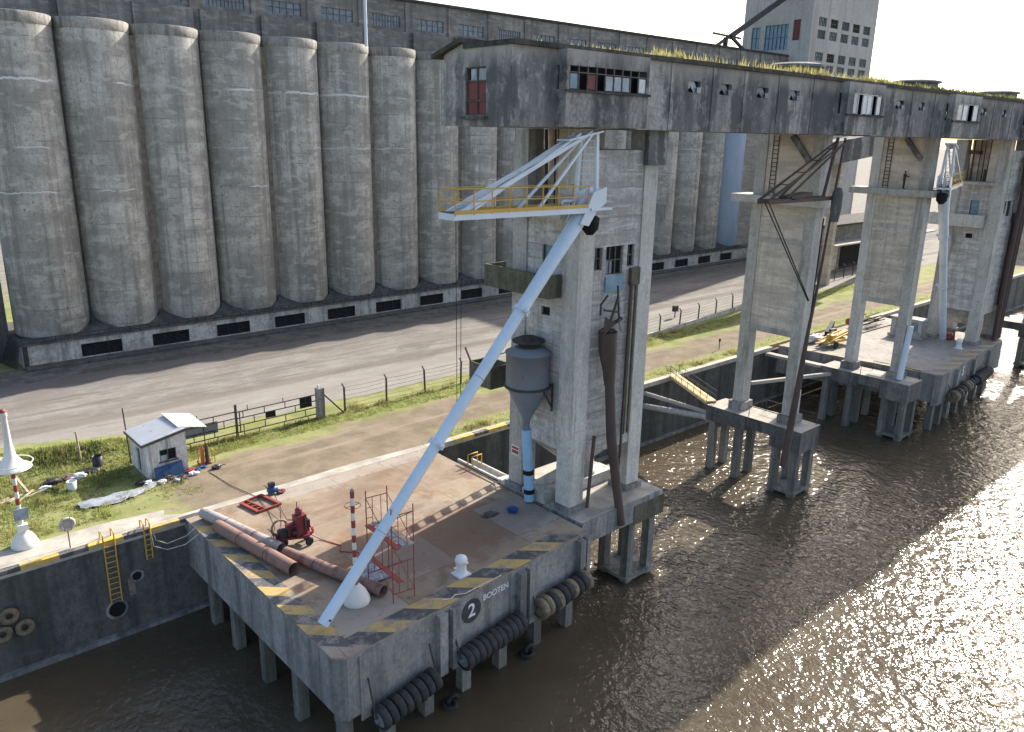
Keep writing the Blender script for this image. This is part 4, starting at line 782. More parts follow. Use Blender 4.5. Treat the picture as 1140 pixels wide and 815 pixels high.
mb = MB(); mb.tube((61.2, 48.3, -.9), (62.0, 41, -1.2), .22, n=8); mb.build('strut', 'coping', t); mb = MB(); mb.tube((60.9, 48.3, -2.2), (61.9, 41, -1.6), .3, n=8); mb.build('strut', 'column', t)
mb = MB(); mb.beam((84.0, 48.2, -.6), (84.2, 41, -.6), .9, .3); tag(mb.build('concrete_footbridge', 'coping'), 'plain concrete footbridge from the quay to the trestle by the far platform', 'footbridge')
mb = MB(); mb.beam((74.0, 44.0, -1.3), (84.0, 39.6, -1.0), .35, .35); tag(mb.build('tie_beam', 'coping'), 'pale concrete beam spanning the water left of the far platform', 'beam')
t = thing('steel_footbridge', 'light steel footbridge between the far tower and the last trestle', 'footbridge', (114, 38, -.5))
mb = MB(); mb.beam((113.3, 36, -.4), (127, 38, -.6), 1.4, .8); mb.build('deck_beam', 'coping', t)
mb = MB(); mb.tube((113.3, 40, .6), (127, 44, 1.8), .18, n=6); mb.tube((113.3, 40, .3), (127, 41, -.2), .18, n=6); mb.tube((113.3, 40, 2.2), (127, 43, .4), .15, n=6); mb.build('strut', 'wood', t)

# ------------------------------------------------------------------ shiploaders (white booms)
def shiploader(H, bottom, tdir, label, r0, r1):
    """H: head point on the tower corner; bottom: lower end of the boom; tdir: plan direction of the jib walkway"""
    H = Vector(H); B = Vector(bottom); t = thing('shiploader', label, 'shiploader', H, 'white shiploader booms')
    d = (B-H).normalized(); L = (B-H).length; up = Vector((0, 0, 1)); dx = Vector((tdir[0], tdir[1], 0)).normalized(); sx = Vector((-dx.y, dx.x, 0))
    mb = MB(); m1 = H+d*L*.13; m2 = H+d*L*.135
    mb.tube(H+d*.3, m1, r0*1.22, r0*1.02, 18); mb.tube(m1, H+d*L*.27, r0, r0*.93, 18); mb.tube(H+d*(L*.27+.003), H+d*L*.60, r0*.84, r0*.8, 18); bo = mb.build('boom_pipe', 'white2', t)
    mb = MB(); mb.tube(H+d*(L*.60+.003), B, r1, r1*.98, 18, caps=False); mb.tube(B-d*.03, B-d*.01, r1*.97, n=18); mb.build('telescopic_pipe', 'white2', t)
    for f in (.27, .60):
        c = H+d*L*f; mb = MB(); mb.tube(c-d*.12, c+d*.12, r0*(1.06 if f < .5 else .95), n=18); a = d.cross(up).normalized(); b = a.cross(d)
        for k in range(8): th = k*math.pi/4; v = c+(a*math.cos(th)+b*math.sin(th))*r0*(1.1 if f < .5 else 1.); mb.tube(v-d*.16, v+d*.16, .05, n=6)
        mb.blob(c-a*r0*1.3+b*.1, .14, .14, .14, .1); mb.build('flange', 'white', bo)
    c = B-d*.35; mb = MB(); a = d.cross(up).normalized(); mb.tube(c-a*(r1+.05), c+a*(r1+.05), .06, n=6); mb.build('hook_pin', 'dark', bo)
    mb = MB()
    for s_ in (-1, 1): mb.path([H+d*.8+up*(r0*1.05)+a*.12*s_, H+d*L*.3+up*(r0*1.02)+a*.12*s_, H+d*L*.62+up*(r0*.95)+a*.1*s_, B-d*.8+up*(r1*1.08)+a*.08*s_], .022, 5)
    mb.build('wire_rope', 'cable', t)
    # weld seams and grime rings
    mb = MB()
    for f in (.44, ): mb.tube(H+d*(L*f), H+d*(L*f+.05), r0*.845, n=18)
    for f in (.80, ): mb.tube(H+d*(L*f), H+d*(L*f+.04), r1*1.02, n=18)
    mb.build('weld_seam', 'glasslt', bo)
    # head casting
    mb = MB(); a = d.cross(up).normalized()
    q = [H-dx*.1+up*1.0, H-dx*1.15+up*1.25, H-dx*1.15+up*.35, H-dx*.45+up*0.0, H+dx*.25-up*.9, H+dx*.95-up*.75]
    for o in (-.55, .55):
        V = [p+sx*(o-.05) for p in q]+[p+sx*(o+.05) for p in q]; n = len(q); mb.add(V, [tuple(range(n)), tuple(range(2*n-1, n-1, -1))]+[(i, n+i, n+(i+1) % n, (i+1) % n) for i in range(n)])
    mb.beam(H-dx*.6+up*.8, H+dx*.5-up*.5, .98, .25, sx); mb.build('head_plate', 'white', t)
    mb = MB(); hb = H-dx*.5-up*.75; mb.lathe(hb, [(.2, -.75), (.5, -.4), (.55, .25), (.35, .35)], 14); mb.build('swivel_hood', 'void', t)
    mb = MB(); mb.beam(H+up*.03-dx*1.5, H+up*.03+dx*.2, 1.5, .14); mb.build('head_table', 'white', t)
    # walkway jib
    Lw = 9.9; e = H+dx*Lw+up*.1; mb = MB()
    for o in (-.55, .55): mb.beam(H+sx*o+dx*.2, e+sx*o, .14, .32)
    mb.beam(e-sx*.6, e+sx*.6, .14, .32); mb.build('jib_beam', 'white', t)
    mb = MB(); mb.beam(H+dx*.2+up*.18, e+up*.18, .98, .04)
    wk_ = mb.build('walkway_grating', 'trough', t); mb = MB()
    for o in (-.63, .63): mb.beam(H+dx*.4+sx*o+up*.24, e+sx*o+up*.22, .03, .18)
    mb.build('toe_board', 'rail', wk_)
    mb = MB()
    for o in (-.62, .62):
        for z in (.65, 1.25): mb.tube(H+dx*.3+sx*o+up*(z+.1), e+sx*o+up*(z+.1), .032, n=6)
        for i in range(9): c = H+dx*(.4+(Lw-.45)*i/8)+sx*o+up*.15; mb.tube(c, c+up*1.2, .032, n=6)
    for z in (.65, 1.25): mb.tube(e-sx*.62+up*(z+.1), e+sx*.62+up*(z+.1), .032, n=6)
    mb.build('walkway_railing', 'rail', t)
    # mast and tie bars
    ap = H+up*4.25-dx*.05; mb = MB(); 
    for o in (-.45, .35): mb.beam(H-dx*.0+sx*o*1.1+dx*(.3 if o < 0 else -.5)+up*.4, ap+sx*o*.6+dx*(.3 if o < 0 else -.45), .2, .2)
    for i in range(9): z = .9+.36*i; f = z/4.25; mb.beam(H+sx*(-.5*(1-f)-.27*f)+dx*.3+up*z, H+sx*(.39*(1-f)+.21*f)-dx*.48+up*z, .05, .05)
    mb.build('ladder_mast', 'white', t)
    mb = MB(); 
    V = [ap+dx*2.0-up*.5-sx*.5, ap-dx*.7+up*.0-sx*.5, ap-dx*.7+sx*.5, ap+dx*2.0-up*.5+sx*.5]; mb.add(V+[v+up*.1 for v in V], [(3, 2, 1, 0), (4, 5, 6, 7), (0, 1, 5, 4), (1, 2, 6, 5), (2, 3, 7, 6), (3, 0, 4, 7)]); mb.build('apex_plate', 'white', t)
    mb = MB()
    for o in (-.5, .5):
        mb.beam(ap+sx*o*.5, e-dx*.3+sx*o+up*.1, .13, .2); mb.beam(ap+dx*.9+sx*o*.5-up*.1, e-dx*.9+sx*o+up*.1, .1, .12)
    for f in (.3, .5, .7, .88): p = ap.lerp(e-dx*.3, f); mb.beam(p-sx*.4, p+sx*.4, .06, .06)
    for o in (-.35, .5): mb.beam(ap+sx*o*.6-dx*.1, H+dx*(5.0 if o < 0 else 4.3)+sx*o+up*.1, .11, .14)
    mb.build('tie_bar', 'white', t)
    mb = MB()
    for i in range(3): mb.torus(H+dx*(1.1+.3*i)+up*.38, .16, .07, 'y', 12, 6)
    mb.build('sheave', 'white', t)
    return t
shiploader((34.0, 31.95, 19.95), (16.15, 31.8, .42), (-1, 0), 'white shiploader boom with yellow railed jib slanting down to the near platform corner', .40, .305)
shiploader((85.6, 31.95, 19.6), (105.4, 36.6, .45), (.97, .24), 'far white shiploader boom reaching down to the far platform deck', .5, .42)
mb = MB()
for dx in (0, .35): mb.tube((24.7+dx, 32.0, 19.9), (24.75+dx*.7, 32., 9.5), .02, n=4)
tag(mb.build('hoist_cable', 'cable'), 'two thin hoist cables dangling from the jib tip of the near shiploader', 'cable')

# ------------------------------------------------------------------ things on the near platform
def pipe_on_deck(p, q, r, mat, label, mid=None):
    t = thing('steel_pipe', label, 'pipe', p, 'steel pipes on the platform'); p, q = Vector((*p[:2], r+.01)), Vector((*q[:2], r+.01))
    mb = MB(); mb.tube(p, q, r, n=20, caps=False); mb.tube(q+(p-q).normalized()*.02, p+(q-p).normalized()*.02, r*.93, n=20, caps=False); mb.build('pipe', mat, t)
    mb = MB(); d = (q-p).normalized()
    for f in (.33, .68): c = p.lerp(q, f); mb.tube(c-d*.03, c+d*.03, r*1.03, n=20)
    mb.build('weld_band', 'rust', t)
    mb = MB(); mb.tube(p+d*.4, p+d*.42, r*.9, n=20); mb.tube(q-d*.9, q-d*.88, r*.9, n=20); mb.build('pipe_bore', 'void', t); return t
pipe_on_deck((16.3, 47.6, 0), (18.0, 40.1, 0), .36, 'silver', 'pale scuffed steel pipe lying rearmost with its end over the platform corner')
pipe_on_deck((18.05, 39.7, 0), (20.15, 32.5, 0), .33, 'pipe', 'rust red steel pipe passing under the white boom behind the beacon base')
pipe_on_deck((16.25, 45.2, 0), (17.5, 37.5, 0), .40, 'pipe', 'thick rusty steel pipe with an open end lying nearest the platform edge')
t = thing('wash_pump', 'dark red wheeled pump machine with a hose reel on the platform', 'machine', (19.2, 40.9, 0))
mb = MB(); mb.beam((18.2, 41.3, .55), (20.0, 40.4, .55), .8, .12); mb.beam((18.1, 41.4, .5), (17.5, 41.6, .3), .1, .1); mb.build('chassis', 'red', t)
mb = MB(); mb.box(19.2, 19.85, 40.4, 41.0, .62, 1.9); mb.box(18.75, 19.2, 40.7, 41.1, .62, 1.35); mb.lathe((19.5, 40.7, 1.9), [(.22, 0), (.22, .35), (.1, .45)], 12); mb.tube((19.4, 40.7, 2.2), (19.4, 40.7, 2.75), .03, n=6); mb.build('engine_block', 'red', t); mb = MB(); mb.box(18.3, 18.72, 40.75, 41.25, .62, 1.05); mb.tube((18.9, 40.5, .9), (19.25, 40.5, .9), .16, n=10); mb.tube((19.7, 40.35, .9), (19.7, 40.35, 1.7), .05, n=6); mb.path([(19.3, 40.4, 1.2), (19.0, 40.3, 1.45), (18.6, 40.6, 1.2), (18.4, 40.9, .8)], .04, 6); mb.box(19.88, 20.05, 40.4, 40.9, 1.0, 1.5); mb.tube((18.0, 41.0, .6), (17.9, 41.0, 1.1), .03, n=5); mb.tube((17.9, 40.8, 1.1), (17.9, 41.6, 1.1), .03, n=5); mb.build('fittings', 'bagdark', t)
for x, y in ((18.5, 40.8), (18.7, 41.6), (19.8, 40.1), (20.0, 40.9)):
    mb = MB(); mb.torus((x, y, .26), .19, .085, 'y', 16, 6); mb.lathe((x, y, .26), [(.14, -.05), (.14, .05)], 12, False, 'y'); mb.build('wheel', 'rubber', t)
mb = MB(); mb.torus((18.45, 41.2, 1.15), .5, .07, 'y', 24, 6); mb.torus((18.5, 41.35, 1.15), .45, .06, 'y', 24, 6); mb.build('hose_reel', 'pipe', t)
mb = MB()
for i in range(4): mb.torus((20.05+.04*i, 40.55, .8), .34-.02*i, .04, 'x', 18, 5)
mb.build('hose_coil', 'redbag', t)
t = thing('red_frame', 'red oxide steel frame lying flat on the platform edge by the quay', 'frame', (19.8, 47.1, 0))
mb = MB(); q = [(18.88, 47.9), (19.23, 45.95), (20.85, 46.15), (20.45, 48.3)]
for i, j, w in ((0, 1, .2), (2, 3, .2), (0, 3, .08), (1, 2, .08)): mb.beam((*q[i], .1), (*q[j], .1), w, .16)
mb.beam((19.35, 48.0, .1), (19.8, 46.05, .1), .1, .12)
for f in (.25, .5, .75): p = lerp(q[0], q[1], f); mb.beam((*p, .1), (p[0]+.5, p[1]+.05, .1), .08, .1)
mb.build('steel_frame', 'scaf', t)
t = thing('air_compressor', 'small blue compressor with a black handle on the platform near the quay', 'machine', (21.2, 48.1, 0))
mb = MB(); mb.lathe((20.9, 48.15, .32), [(.1, -.02), (.24, .05), (.24, .65), (.1, .72)], 14, True, 'x'); mb.build('tank', 'bluetub', t); mb = MB(); mb.box(21.0, 21.4, 48.0, 48.3, .56, .85); mb.path([(20.9, 48.1, .5), (20.7, 48.1, .8), (20.6, 48.1, .8)], .03, 5); mb.build('motor', 'bagdark', t); mb = MB(); mb.torus((21.6, 48.0, .15), .12, .05, 'y', 12, 5); mb.torus((21.6, 48.35, .15), .12, .05, 'y', 12, 5); mb.build('wheel', 'rubber', t)
mb = MB(); mb.blob((21.75, 47.9, .14), .3, .2, .14); tag(mb.build('tool_bag', 'reddoor'), 'dull red tool bag beside the blue compressor', 'bag')
def beacon(x, y, label, h, cone, board, group):
    t = thing('beacon_post', label, 'beacon', (x, y, 0), group)
    mb = MB(); mb.lathe((x, y, 0), [(.70, .0), (.74, .1), (.70, .3), (.52, .66), (.26, .98), (.17, 1.06)], 26); mb.build('base_cone', 'beacon', t)
    mb = MB(); z = 1.0; i = 0; top = h
    while z < top-.05:
        mb.cur = i % 2; mb.lathe((x, y, z), [(.11, 0), (.11, min(.42, top-z))], 12); z += .42; i += 1
    mb.build('striped_pole', ['redpaint', 'beacon'], t)
    if cone:
        mb = MB(); mb.lathe((x, y, cone), [(1.02, 0), (1.0, .06), (.62, .3), (.32, .75), (.2, 1.5), (.16, 3.1), (.2, 3.15), (.2, 3.4)], 24); mb.build('bell_shade', 'beacon', t)
        mb = MB(); mb.torus((x, y, cone+.35), 1.1, .03, 'z', 24, 5); mb.build('shade_ring', 'beacon', t)
        mb = MB(); mb.lathe((x, y, cone+3.4), [(.2, 0), (.2, .1), (.05, .2)], 12); mb.build('lamp', 'redpaint', t)
    else:
        mb = MB(); mb.torus((x, y, h-.8), .42, .018, 'z', 20, 4); mb.tube((x-.42, y, h-.8), (x+.42, y, h-.8), .018, n=4); mb.build('guard_ring', 'scaf', t); mb = MB(); mb.lathe((x, y, h-.3), [(.1, 0), (.1, .35), (.03, .45)], 10); mb.build('lamp', 'glass', t)
    if board:
        mb = MB(); mb.box(x-.35, x+.4, y-.19, y-.13, board, board+.72); mb.build('panel', 'glasslt', t); mb = MB(); mb.box(x-.28, x+.28, y-.3, y+.1, 1.06, 1.45); mb.build('battery_box', 'beacon', t)
    return t
beacon(18.8, 33.05, 'red and white striped beacon pole with white base on the near platform', 6.4, None, None, 'beacon posts')
beacon(6.85, 50.75, 'tall beacon with white bell shade and blue panel at the left quay edge', 5.6, 5.0, 1.75, 'beacon posts')
# scaffold
t = thing('scaffold_tower', 'red tube scaffold tower with planks standing on the near platform', 'scaffold', (21, 33, 0))
fr = [[(20.25, 31.7), (21.5, 31.55)], [(19.75, 34.2), (21.05, 34.05)]]
fr = [[(20.2, 31.65), (21.45, 31.5)], [(20.35, 34.35), (21.6, 34.2)]]
for f in fr:
    mb = MB()
    for lv in range(2):
        z0 = lv*2.75
        for x, y in f: mb.tube((x, y, z0), (x, y, z0+2.73), .030, n=6)
        for z in (.5, 2.3): mb.tube((*f[0], z0+z), (*f[1], z0+z), .025, n=6)
        for g in (.3, .7): p = lerp(f[0], f[1], g); mb.tube((*p, z0+.5), (*p, z0+2.3), .02, n=5)
        for z in (1.1, 1.7): p = lerp(f[0], f[1], .3); mb.tube((*f[0], z0+z), (*p, z0+z), .018, n=5)
    mb.build('end_frame', 'scaf', t)
for i in (0, 1):
    mb = MB()
    for lv in range(2):
        a_, b_ = fr[0][i], fr[1][i]; mb.tube((*a_, .5+2.75*lv), (*b_, 2.3+2.75*lv), .02, n=5); mb.tube((*a_, 2.3+2.75*lv), (*b_, .5+2.75*lv), .02, n=5)
    mb.build('cross_brace', 'scaf', t)
for z, dx, m in ((3.3, .1, 'redpaint'), (3.33, .5, 'tarp'), (3.31, .9, 'wood'), (1.3, .2, 'redpaint')):
    mb = MB(); mb.beam((20.3+dx, 31.3, z), (20.45+dx, 34.6, z), .32, .06); mb.build('plank', m, t)
mb = MB(); V = []; rg = random.Random(8)
for j in range(8):
    for i in range(7): V.append((20.2+i*.28+rg.uniform(-.05, .05), 33.9+j*.3+rg.uniform(-.05, .05), .03+rg.uniform(0, .16)))
mb.add(V, [(j*7+i, j*7+i+1, (j+1)*7+i+1, (j+1)*7+i) for j in range(7) for i in range(6)]); tag(mb.build('plastic_sheet', 'tarp'), 'crumpled grey white plastic sheet lying under the red scaffold', 'sheet')
def bollard(x, y, label):
    t = thing('bollard', label, 'bollard', (x, y, 0), 'white mooring bollards'); mb = MB(); mb.box(x-.42, x+.42, y-.42, y+.42, .002, .08); mb.build('base_plate', 'bollard', t)
    mb = MB(); mb.lathe((x, y, .08), [(.36, 0), (.31, .1), (.3, .7), (.36, .74), (.36, .86), (.3, 1.02), (.14, 1.12)], 18); mb.build('post', 'bollard', t); mb = MB(); mb.tube((x-.5, y, .55), (x+.5, y, .55), .07, n=8); mb.build('cross_pin', 'bollard', t); return t
bollard(24.75, 31.65, 'white mooring bollard on the near platform above the number two'); bollard(102.9, 33.75, 'white mooring bollard on the far platform deck')
mb = MB(); mb.lathe((32.15, 35.6, .003), [(.3, 0), (.36, .22), (.4, .24), (.38, .25), (.3, .06)], 16); tag(mb.build('tub', 'bluetub'), 'bright blue plastic tub on the near platform by the tower', 'tub')
mb = MB(); mb.blob((30.75, 36.2, .07), .6, .4, .07, .3, 12, 5); tag(mb.build('cable_heap', 'bagdark'), 'black heap of hose in the shade of the near platform', 'heap')
mb = MB(); mb.path([(15.4, 46.6, .05), (14.9, 46.9, -.5), (13.9, 47.6, -1.0), (13.4, 48.1, -.8), (13.3, 48.35, -.1), (13.35, 48.6, .08)], .028, 6); mb.path([(15.5, 45.8, .05), (14.6, 46.4, -.8), (13.8, 47.4, -1.3), (13.2, 48.0, -1.1), (13.2, 48.2, -.2), (13.3, 48.6, .08)], .028, 6); tag(mb.build('mooring_rope', 'rope'), 'white rope sagging from the quay ladder to the near platform corner', 'rope')
mb = MB(); mb.path([on_face(P2, 7.0, .03, -.5), on_face(P2, 7.4, .03, -.25), on_face(P2, 7.8, .03, -.4), on_face(P2, 8.3, .03, -.1), on_face(P2, 9.6, .03, -.1), on_face(P2, 11, .03, -.05)], .035, 5); tag(mb.build('loose_rope', 'rope'), 'thin pale rope lying along the platform edge over the number two', 'rope')
mb = MB(); mb.path([(19.9, 40.6, .6), (20.6, 40.3, .05), (21.2, 38.8, .03), (20.8, 38.2, .03), (21.6, 37.4, .03), (21.2, 36.6, .03), (20.6, 36.2, .03), (20.5, 35.2, .03)], .03, 5); tag(mb.build('hose', 'redbag'), 'red hose running from the pump towards the scaffold', 'hose')
mb = MB(); mb.path([(19.3, 40.8, 1.6), (20.0, 43.5, .3), (20.6, 45.5, .05), (21.2, 47.9, .2)], .022, 5); mb.path([(19.3, 40.9, 1.5), (19.6, 43.5, .3), (19.8, 45.5, .05), (20.2, 48.2, .05), (19.6, 51, .05), (19.3, 54.3, .05)], .022, 5); tag(mb.build('power_cable', 'cable'), 'thin dark cables from the red pump to the blue compressor', 'cable')
# life ring on a post, tyres on the quay wall
t = thing('life_ring_stand', 'faded orange life ring on a thin post at the quay edge', 'life ring', (8.8, 48.75, 0)); mb = MB(); mb.tube((8.8, 48.75, .02), (8.8, 48.75, 1.25), .035, n=8); mb.build('post', 'scaf', t); mb = MB(); mb.torus((8.8, 48.68, 1.6), .36, .09, 'y', 24, 8); mb.lathe((8.8, 48.78, 1.6), [(.36, 0), (.36, .02)], 20, False, 'y'); mb.build('ring', 'cream', t); mb = MB()
for k in range(6): th = k*math.pi/3; mb.torus((8.8+.36*math.cos(th), 48.68, 1.6+.36*math.sin(th)), .1, .02, 'x', 10, 4)
mb.build('band', 'orange', t)
for x, z, lab in ((5.15, -2.75, 'tan tyre on the dark quay wall, topmost of the three'), (4.72, -3.75, 'tan tyre on the dark quay wall, lower left of the three'), (5.82, -3.75, 'tan tyre on the dark quay wall, lower right of the three')):
    mb = MB(); mb.torus((x, QY-.17, z), .36, .16, 'y', 22, 8); mb.torus((x, QY-.17, z), .22, .05, 'y', 22, 6); tag(mb.build('hanging_tyre', 'tyretan'), lab, 'tyre', 'tyres on the quay wall')

# ------------------------------------------------------------------ shed and clutter
sx0, sx1, sy0, sy1 = 15.55, 18.35, 55.75, 59.3
sh = thing('shed', 'small whitewashed hut with corrugated roof beside the gate', 'hut', (sx0, sy0, 0))
mb = MB(); mb.wallx(sx0, sx1, 0, 2.75, sy0, sy0+.18, [(16.45, 17.6, 1.15, 2.0)]); mb.wally(sy0+.18, sy1, 0, 2.6, sx0, sx0+.18, [(57.2, 57.95, 0.05, 1.9)]); mb.box(sx1-.18, sx1, sy0+.18, sy1, 0, 2.6); mb.box(sx0+.18, sx1-.18, sy1-.18, sy1, 0, 2.6)
mb.add([(sx0, sy0, 2.75), (sx1, sy0, 2.75), (sx1, sy0, 3.3), (sx0, sy0+.18, 2.75), (sx1, sy0+.18, 2.75), (sx1, sy0+.18, 3.3)], [(0, 1, 2), (5, 4, 3), (0, 2, 5, 3), (1, 4, 5, 2)]); mb.build('wall', 'shedwall', sh)
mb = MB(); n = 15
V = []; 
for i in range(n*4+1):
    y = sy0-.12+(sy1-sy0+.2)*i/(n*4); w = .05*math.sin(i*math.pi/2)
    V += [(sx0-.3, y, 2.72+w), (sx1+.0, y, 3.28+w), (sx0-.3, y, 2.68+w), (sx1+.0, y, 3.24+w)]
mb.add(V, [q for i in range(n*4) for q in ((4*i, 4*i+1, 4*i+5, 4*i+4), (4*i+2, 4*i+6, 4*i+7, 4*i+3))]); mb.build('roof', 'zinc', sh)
mb = MB(); mb.add([(sx1-.35, 56.2, 3.34), (sx1+1.75, 56.2, 2.85), (sx1+1.75, 59.6, 2.95), (sx1-.35, 59.6, 3.42), (sx1-.35, 56.2, 3.29), (sx1+1.75, 56.2, 2.8), (sx1+1.75, 59.6, 2.9), (sx1-.35, 59.6, 3.37)], [(0, 1, 2, 3), (7, 6, 5, 4), (0, 4, 5, 1), (1, 5, 6, 2), (2, 6, 7, 3), (3, 7, 4, 0)]); mb.build('canopy', 'cream', sh); mb = MB(); mb.beam((sx0-.33, sy0-.16, 2.62), (sx1+.02, sy0-.16, 3.2), .05, .2); mb.beam((sx0-.33, sy0-.14, 2.62), (sx0-.33, sy1+.1, 2.62), .05, .16); mb.build('eave_board', 'frame', sh)
mb = MB(); mb.box(16.45, 17.6, sy0+.14, sy0+.16, 1.15, 2.0); w = mb.build('window', 'void', sh); mb = MB(); mb.box(16.45, 17.0, sy0+.1, sy0+.13, 1.15, 1.55); mb.build('pane', 'glasslt', w); mb = MB(); mb.box(16.35, 17.7, sy0-.1, sy0-.003, 1.05, 1.15)
for x in (16.48, 17.02, 17.57): mb.box(x-.03, x+.03, sy0+.02, sy0+.09, 1.15, 2.)
mb.build('window_frame', 'frame', w)
mb = MB(); mb.box(sx0+.1, sx0+.15, 57.2, 57.95, .05, 1.9); mb.build('door', 'frame', sh)
mb = MB(); mb.tube((19.9, 56.4, 0), (19.95, 56.4, 2.83), .04, n=6); mb.tube((15.5, 59.5, 0), (15.35, 59.5, 4.4), .05, n=6); mb.build('post', 'dark', sh)
mb = MB(); mb.beam((16.0, 55.35, .03), (16.0, 55.68, .85), .06, 2.0, (1, 0, 0)); 
mb = MB(); mb.add([(15.9, 55.25, .05), (17.9, 55.25, .05), (17.9, 55.66, .95), (15.95, 55.66, .8), (15.9, 55.3, .03), (17.9, 55.3, .03), (17.9, 55.71, .93), (15.95, 55.71, .78)], [(0, 1, 2, 3), (7, 6, 5, 4), (0, 4, 5, 1), (1, 5, 6, 2), (2, 6, 7, 3), (3, 7, 4, 0)]); tag(mb.build('blue_panel', 'blueboard'), 'dark blue panel leaning on the hut wall under its window', 'panel')
# tarpaulin
mb = MB(); rg = random.Random(12); V = []; nx, ny = 16, 7
for j in range(ny):
    for i in range(nx):
        u, v = i/(nx-1), j/(ny-1); x = 10.6+5.0*u; yc = 54.0-.55*math.sin(u*3.14)+.35*u; wd = .35+1.3*math.sin(min(1, u*1.1+.12)*3.0)
        V.append((x+rg.uniform(-.08, .08), yc+(v-.3)*wd+rg.uniform(-.08, .08), .06+rg.uniform(0, .12)+.14*math.sin(v*3.14)))
mb.add(V, [(j*nx+i, j*nx+i+1, (j+1)*nx+i+1, (j+1)*nx+i) for j in range(ny-1) for i in range(nx-1)], True); tag(mb.build('tarpaulin', 'tarp'), 'crumpled grey tarpaulin spread on the grass left of the hut', 'tarpaulin')
junk = [('plastic_bag', 'plastic', 15.3, 54.9, .3, 'white plastic bag by the front left corner of the hut'), ('plastic_bag', 'bagdark', 14.9, 55.3, .38, 'black plastic bag beside the tarpaulin end'), ('plastic_bag', 'plastic', 16.1, 54.6, .26, 'white plastic bag in front of the blue panel'), ('plastic_bag', 'bagdark', 16.6, 54.9, .33, 'dark rubbish bag at the foot of the blue panel'), ('plastic_bag', 'redbag', 18.35, 55.3, .28, 'red plastic bag at the right corner of the hut'), ('plastic_bag', 'bluetub', 18.8, 55.2, .22, 'small blue plastic bag right of the hut'), ('plastic_bag', 'plastic', 18.3, 54.7, .26, 'white plastic bag in front of the red bag'), ('plastic_bag', 'bagdark', 17.4, 54.5, .3, 'black rubbish bag in front of the hut window'), ('plastic_bag', 'glasslt', 17.0, 54.3, .22, 'pale blue plastic bag between two black bags'),
        ('rubbish_heap', 'bagdark', 10.3, 59.3, .45, 'dark rubbish heap at the grass edge near the timber pole'), ('rubbish_heap', 'pipe', 11.3, 59.4, .4, 'brown rubbish heap in the middle of the litter line'), ('plastic_bag', 'plastic', 11.9, 59.1, .42, 'large white plastic bag in the litter line on the grass'), ('plastic_bag', 'plastic', 9.6, 58.5, .3, 'white plastic sack at the left end of the litter line'), ('rubbish_heap', 'bagdark', 12.8, 59.5, .4, 'dark rubbish heap beside the black drum'), ('rubbish_heap', 'weed', 9.9, 57.8, .35, 'small dark shrub below the litter line'), ('plastic_bag', 'bluetub', 19.35, 55.5, .2, 'blue plastic bag beside the gas cylinders')]
for i, (nm, mt, x, y, s, lab) in enumerate(junk):
    mb = MB(); mb.blob((x, y, s*.45), s*1.3, s, s*.5, .35, 9, 6, i)
    if nm == 'rubbish_heap':
        for k in range(5): mb.blob((x+random.uniform(-.7, .7), y+random.uniform(-.3, .3), s*.25), s*.5, s*.4, s*.3, .4, 7, 4, i*9+k)
    tag(mb.build(nm, mt), lab, 'bag' if nm == 'plastic_bag' else 'rubbish')
mb = MB(); mb.lathe((13.45, 60.3, mound(13.45, 60.3)-.05), [(.36, 0), (.36, .95), (.33, .95), (.33, .7)], 18); tag(mb.build('drum', 'bagdark'), 'black oil drum at the right end of the litter line', 'drum')
t = thing('paint_bucket', 'white bucket standing on the grass below the litter line', 'bucket', (11.0, 57.3, 0)); mb = MB(); mb.lathe((11., 57.3, .0), [(.27, 0), (.33, .7), (.3, .7), (.26, .3)], 16); mb.build('bucket', 'plastic', t); mb = MB(); mb.path([(10.67, 57.3, .68), (10.8, 57.2, .9), (11.2, 57.2, .9), (11.33, 57.3, .68)], .015, 4); mb.build('handle', 'dark', t)
t = thing('gas_cart', 'two rusty orange gas cylinders strapped on a hand cart right of the hut', 'gas cart', (19.6, 56.2, 0))
for dx, m in ((0, 'orange'), (.35, 'rust')): mb = MB(); mb.lathe((19.5+dx, 56.0, .1), [(.15, 0), (.15, 1.25), (.06, 1.42), (.06, 1.55)], 14); mb.build('gas_cylinder', m, t)
mb = MB(); mb.tube((19.3, 56.25, .1), (19.3, 56.4, 1.5), .03, n=5); mb.tube((20.05, 56.25, .1), (20.05, 56.4, 1.5), .03, n=5); mb.box(19.25, 20.1, 55.8, 56.3, .04, .1); mb.torus((19.25, 56.3, .17), .13, .04, 'x', 12, 5); mb.torus((20.12, 56.3, .17), .13, .04, 'x', 12, 5); mb.build('hand_cart', 'redpaint', t)
mb = MB(); mb.box(20.35, 20.4, 55.9, 55.95, 0, 1.0); mb.box(20.35, 20.4, 56.5, 56.55, 0, 1.0); mb.box(20.35, 20.4, 55.9, 56.55, .9, .95); tag(mb.build('yellow_trestle', 'machyel'), 'small yellow steel stand right of the gas cylinders', 'stand')
mb = MB(); mb.blob((20.0, 54.7, .16), .4, .25, .16, .2); mb.tube((19.7, 54.7, .2), (20.6, 54.5, .25), .03, n=5); tag(mb.build('grinder', 'bagdark'), 'small dark power tool on the dirt right of the hut', 'tool')
mb = MB(); mb.tube((12.7, 61.8, .3), (12.6, 61.8, 2.6), .07, n=7); tag(mb.build('timber_post', 'wood'), 'leaning grey timber post on the green mound left of the hut', 'post')
mb = MB(); mb.beam((8.55, 58.4, .2), (7.5, 60.5, 2.3), .16, .12); tag(mb.build('timber_prop', 'wood'), 'pale timber board leaning behind the bell shade beacon', 'board')
mb = MB()
for i in range(7): x = 5.3+i*.5; mb.beam((x, 57.6+.2*math.sin(i*2.3), .1), (x+1.1, 58.4+.3*math.sin(i*1.7), .16), .12, .08)
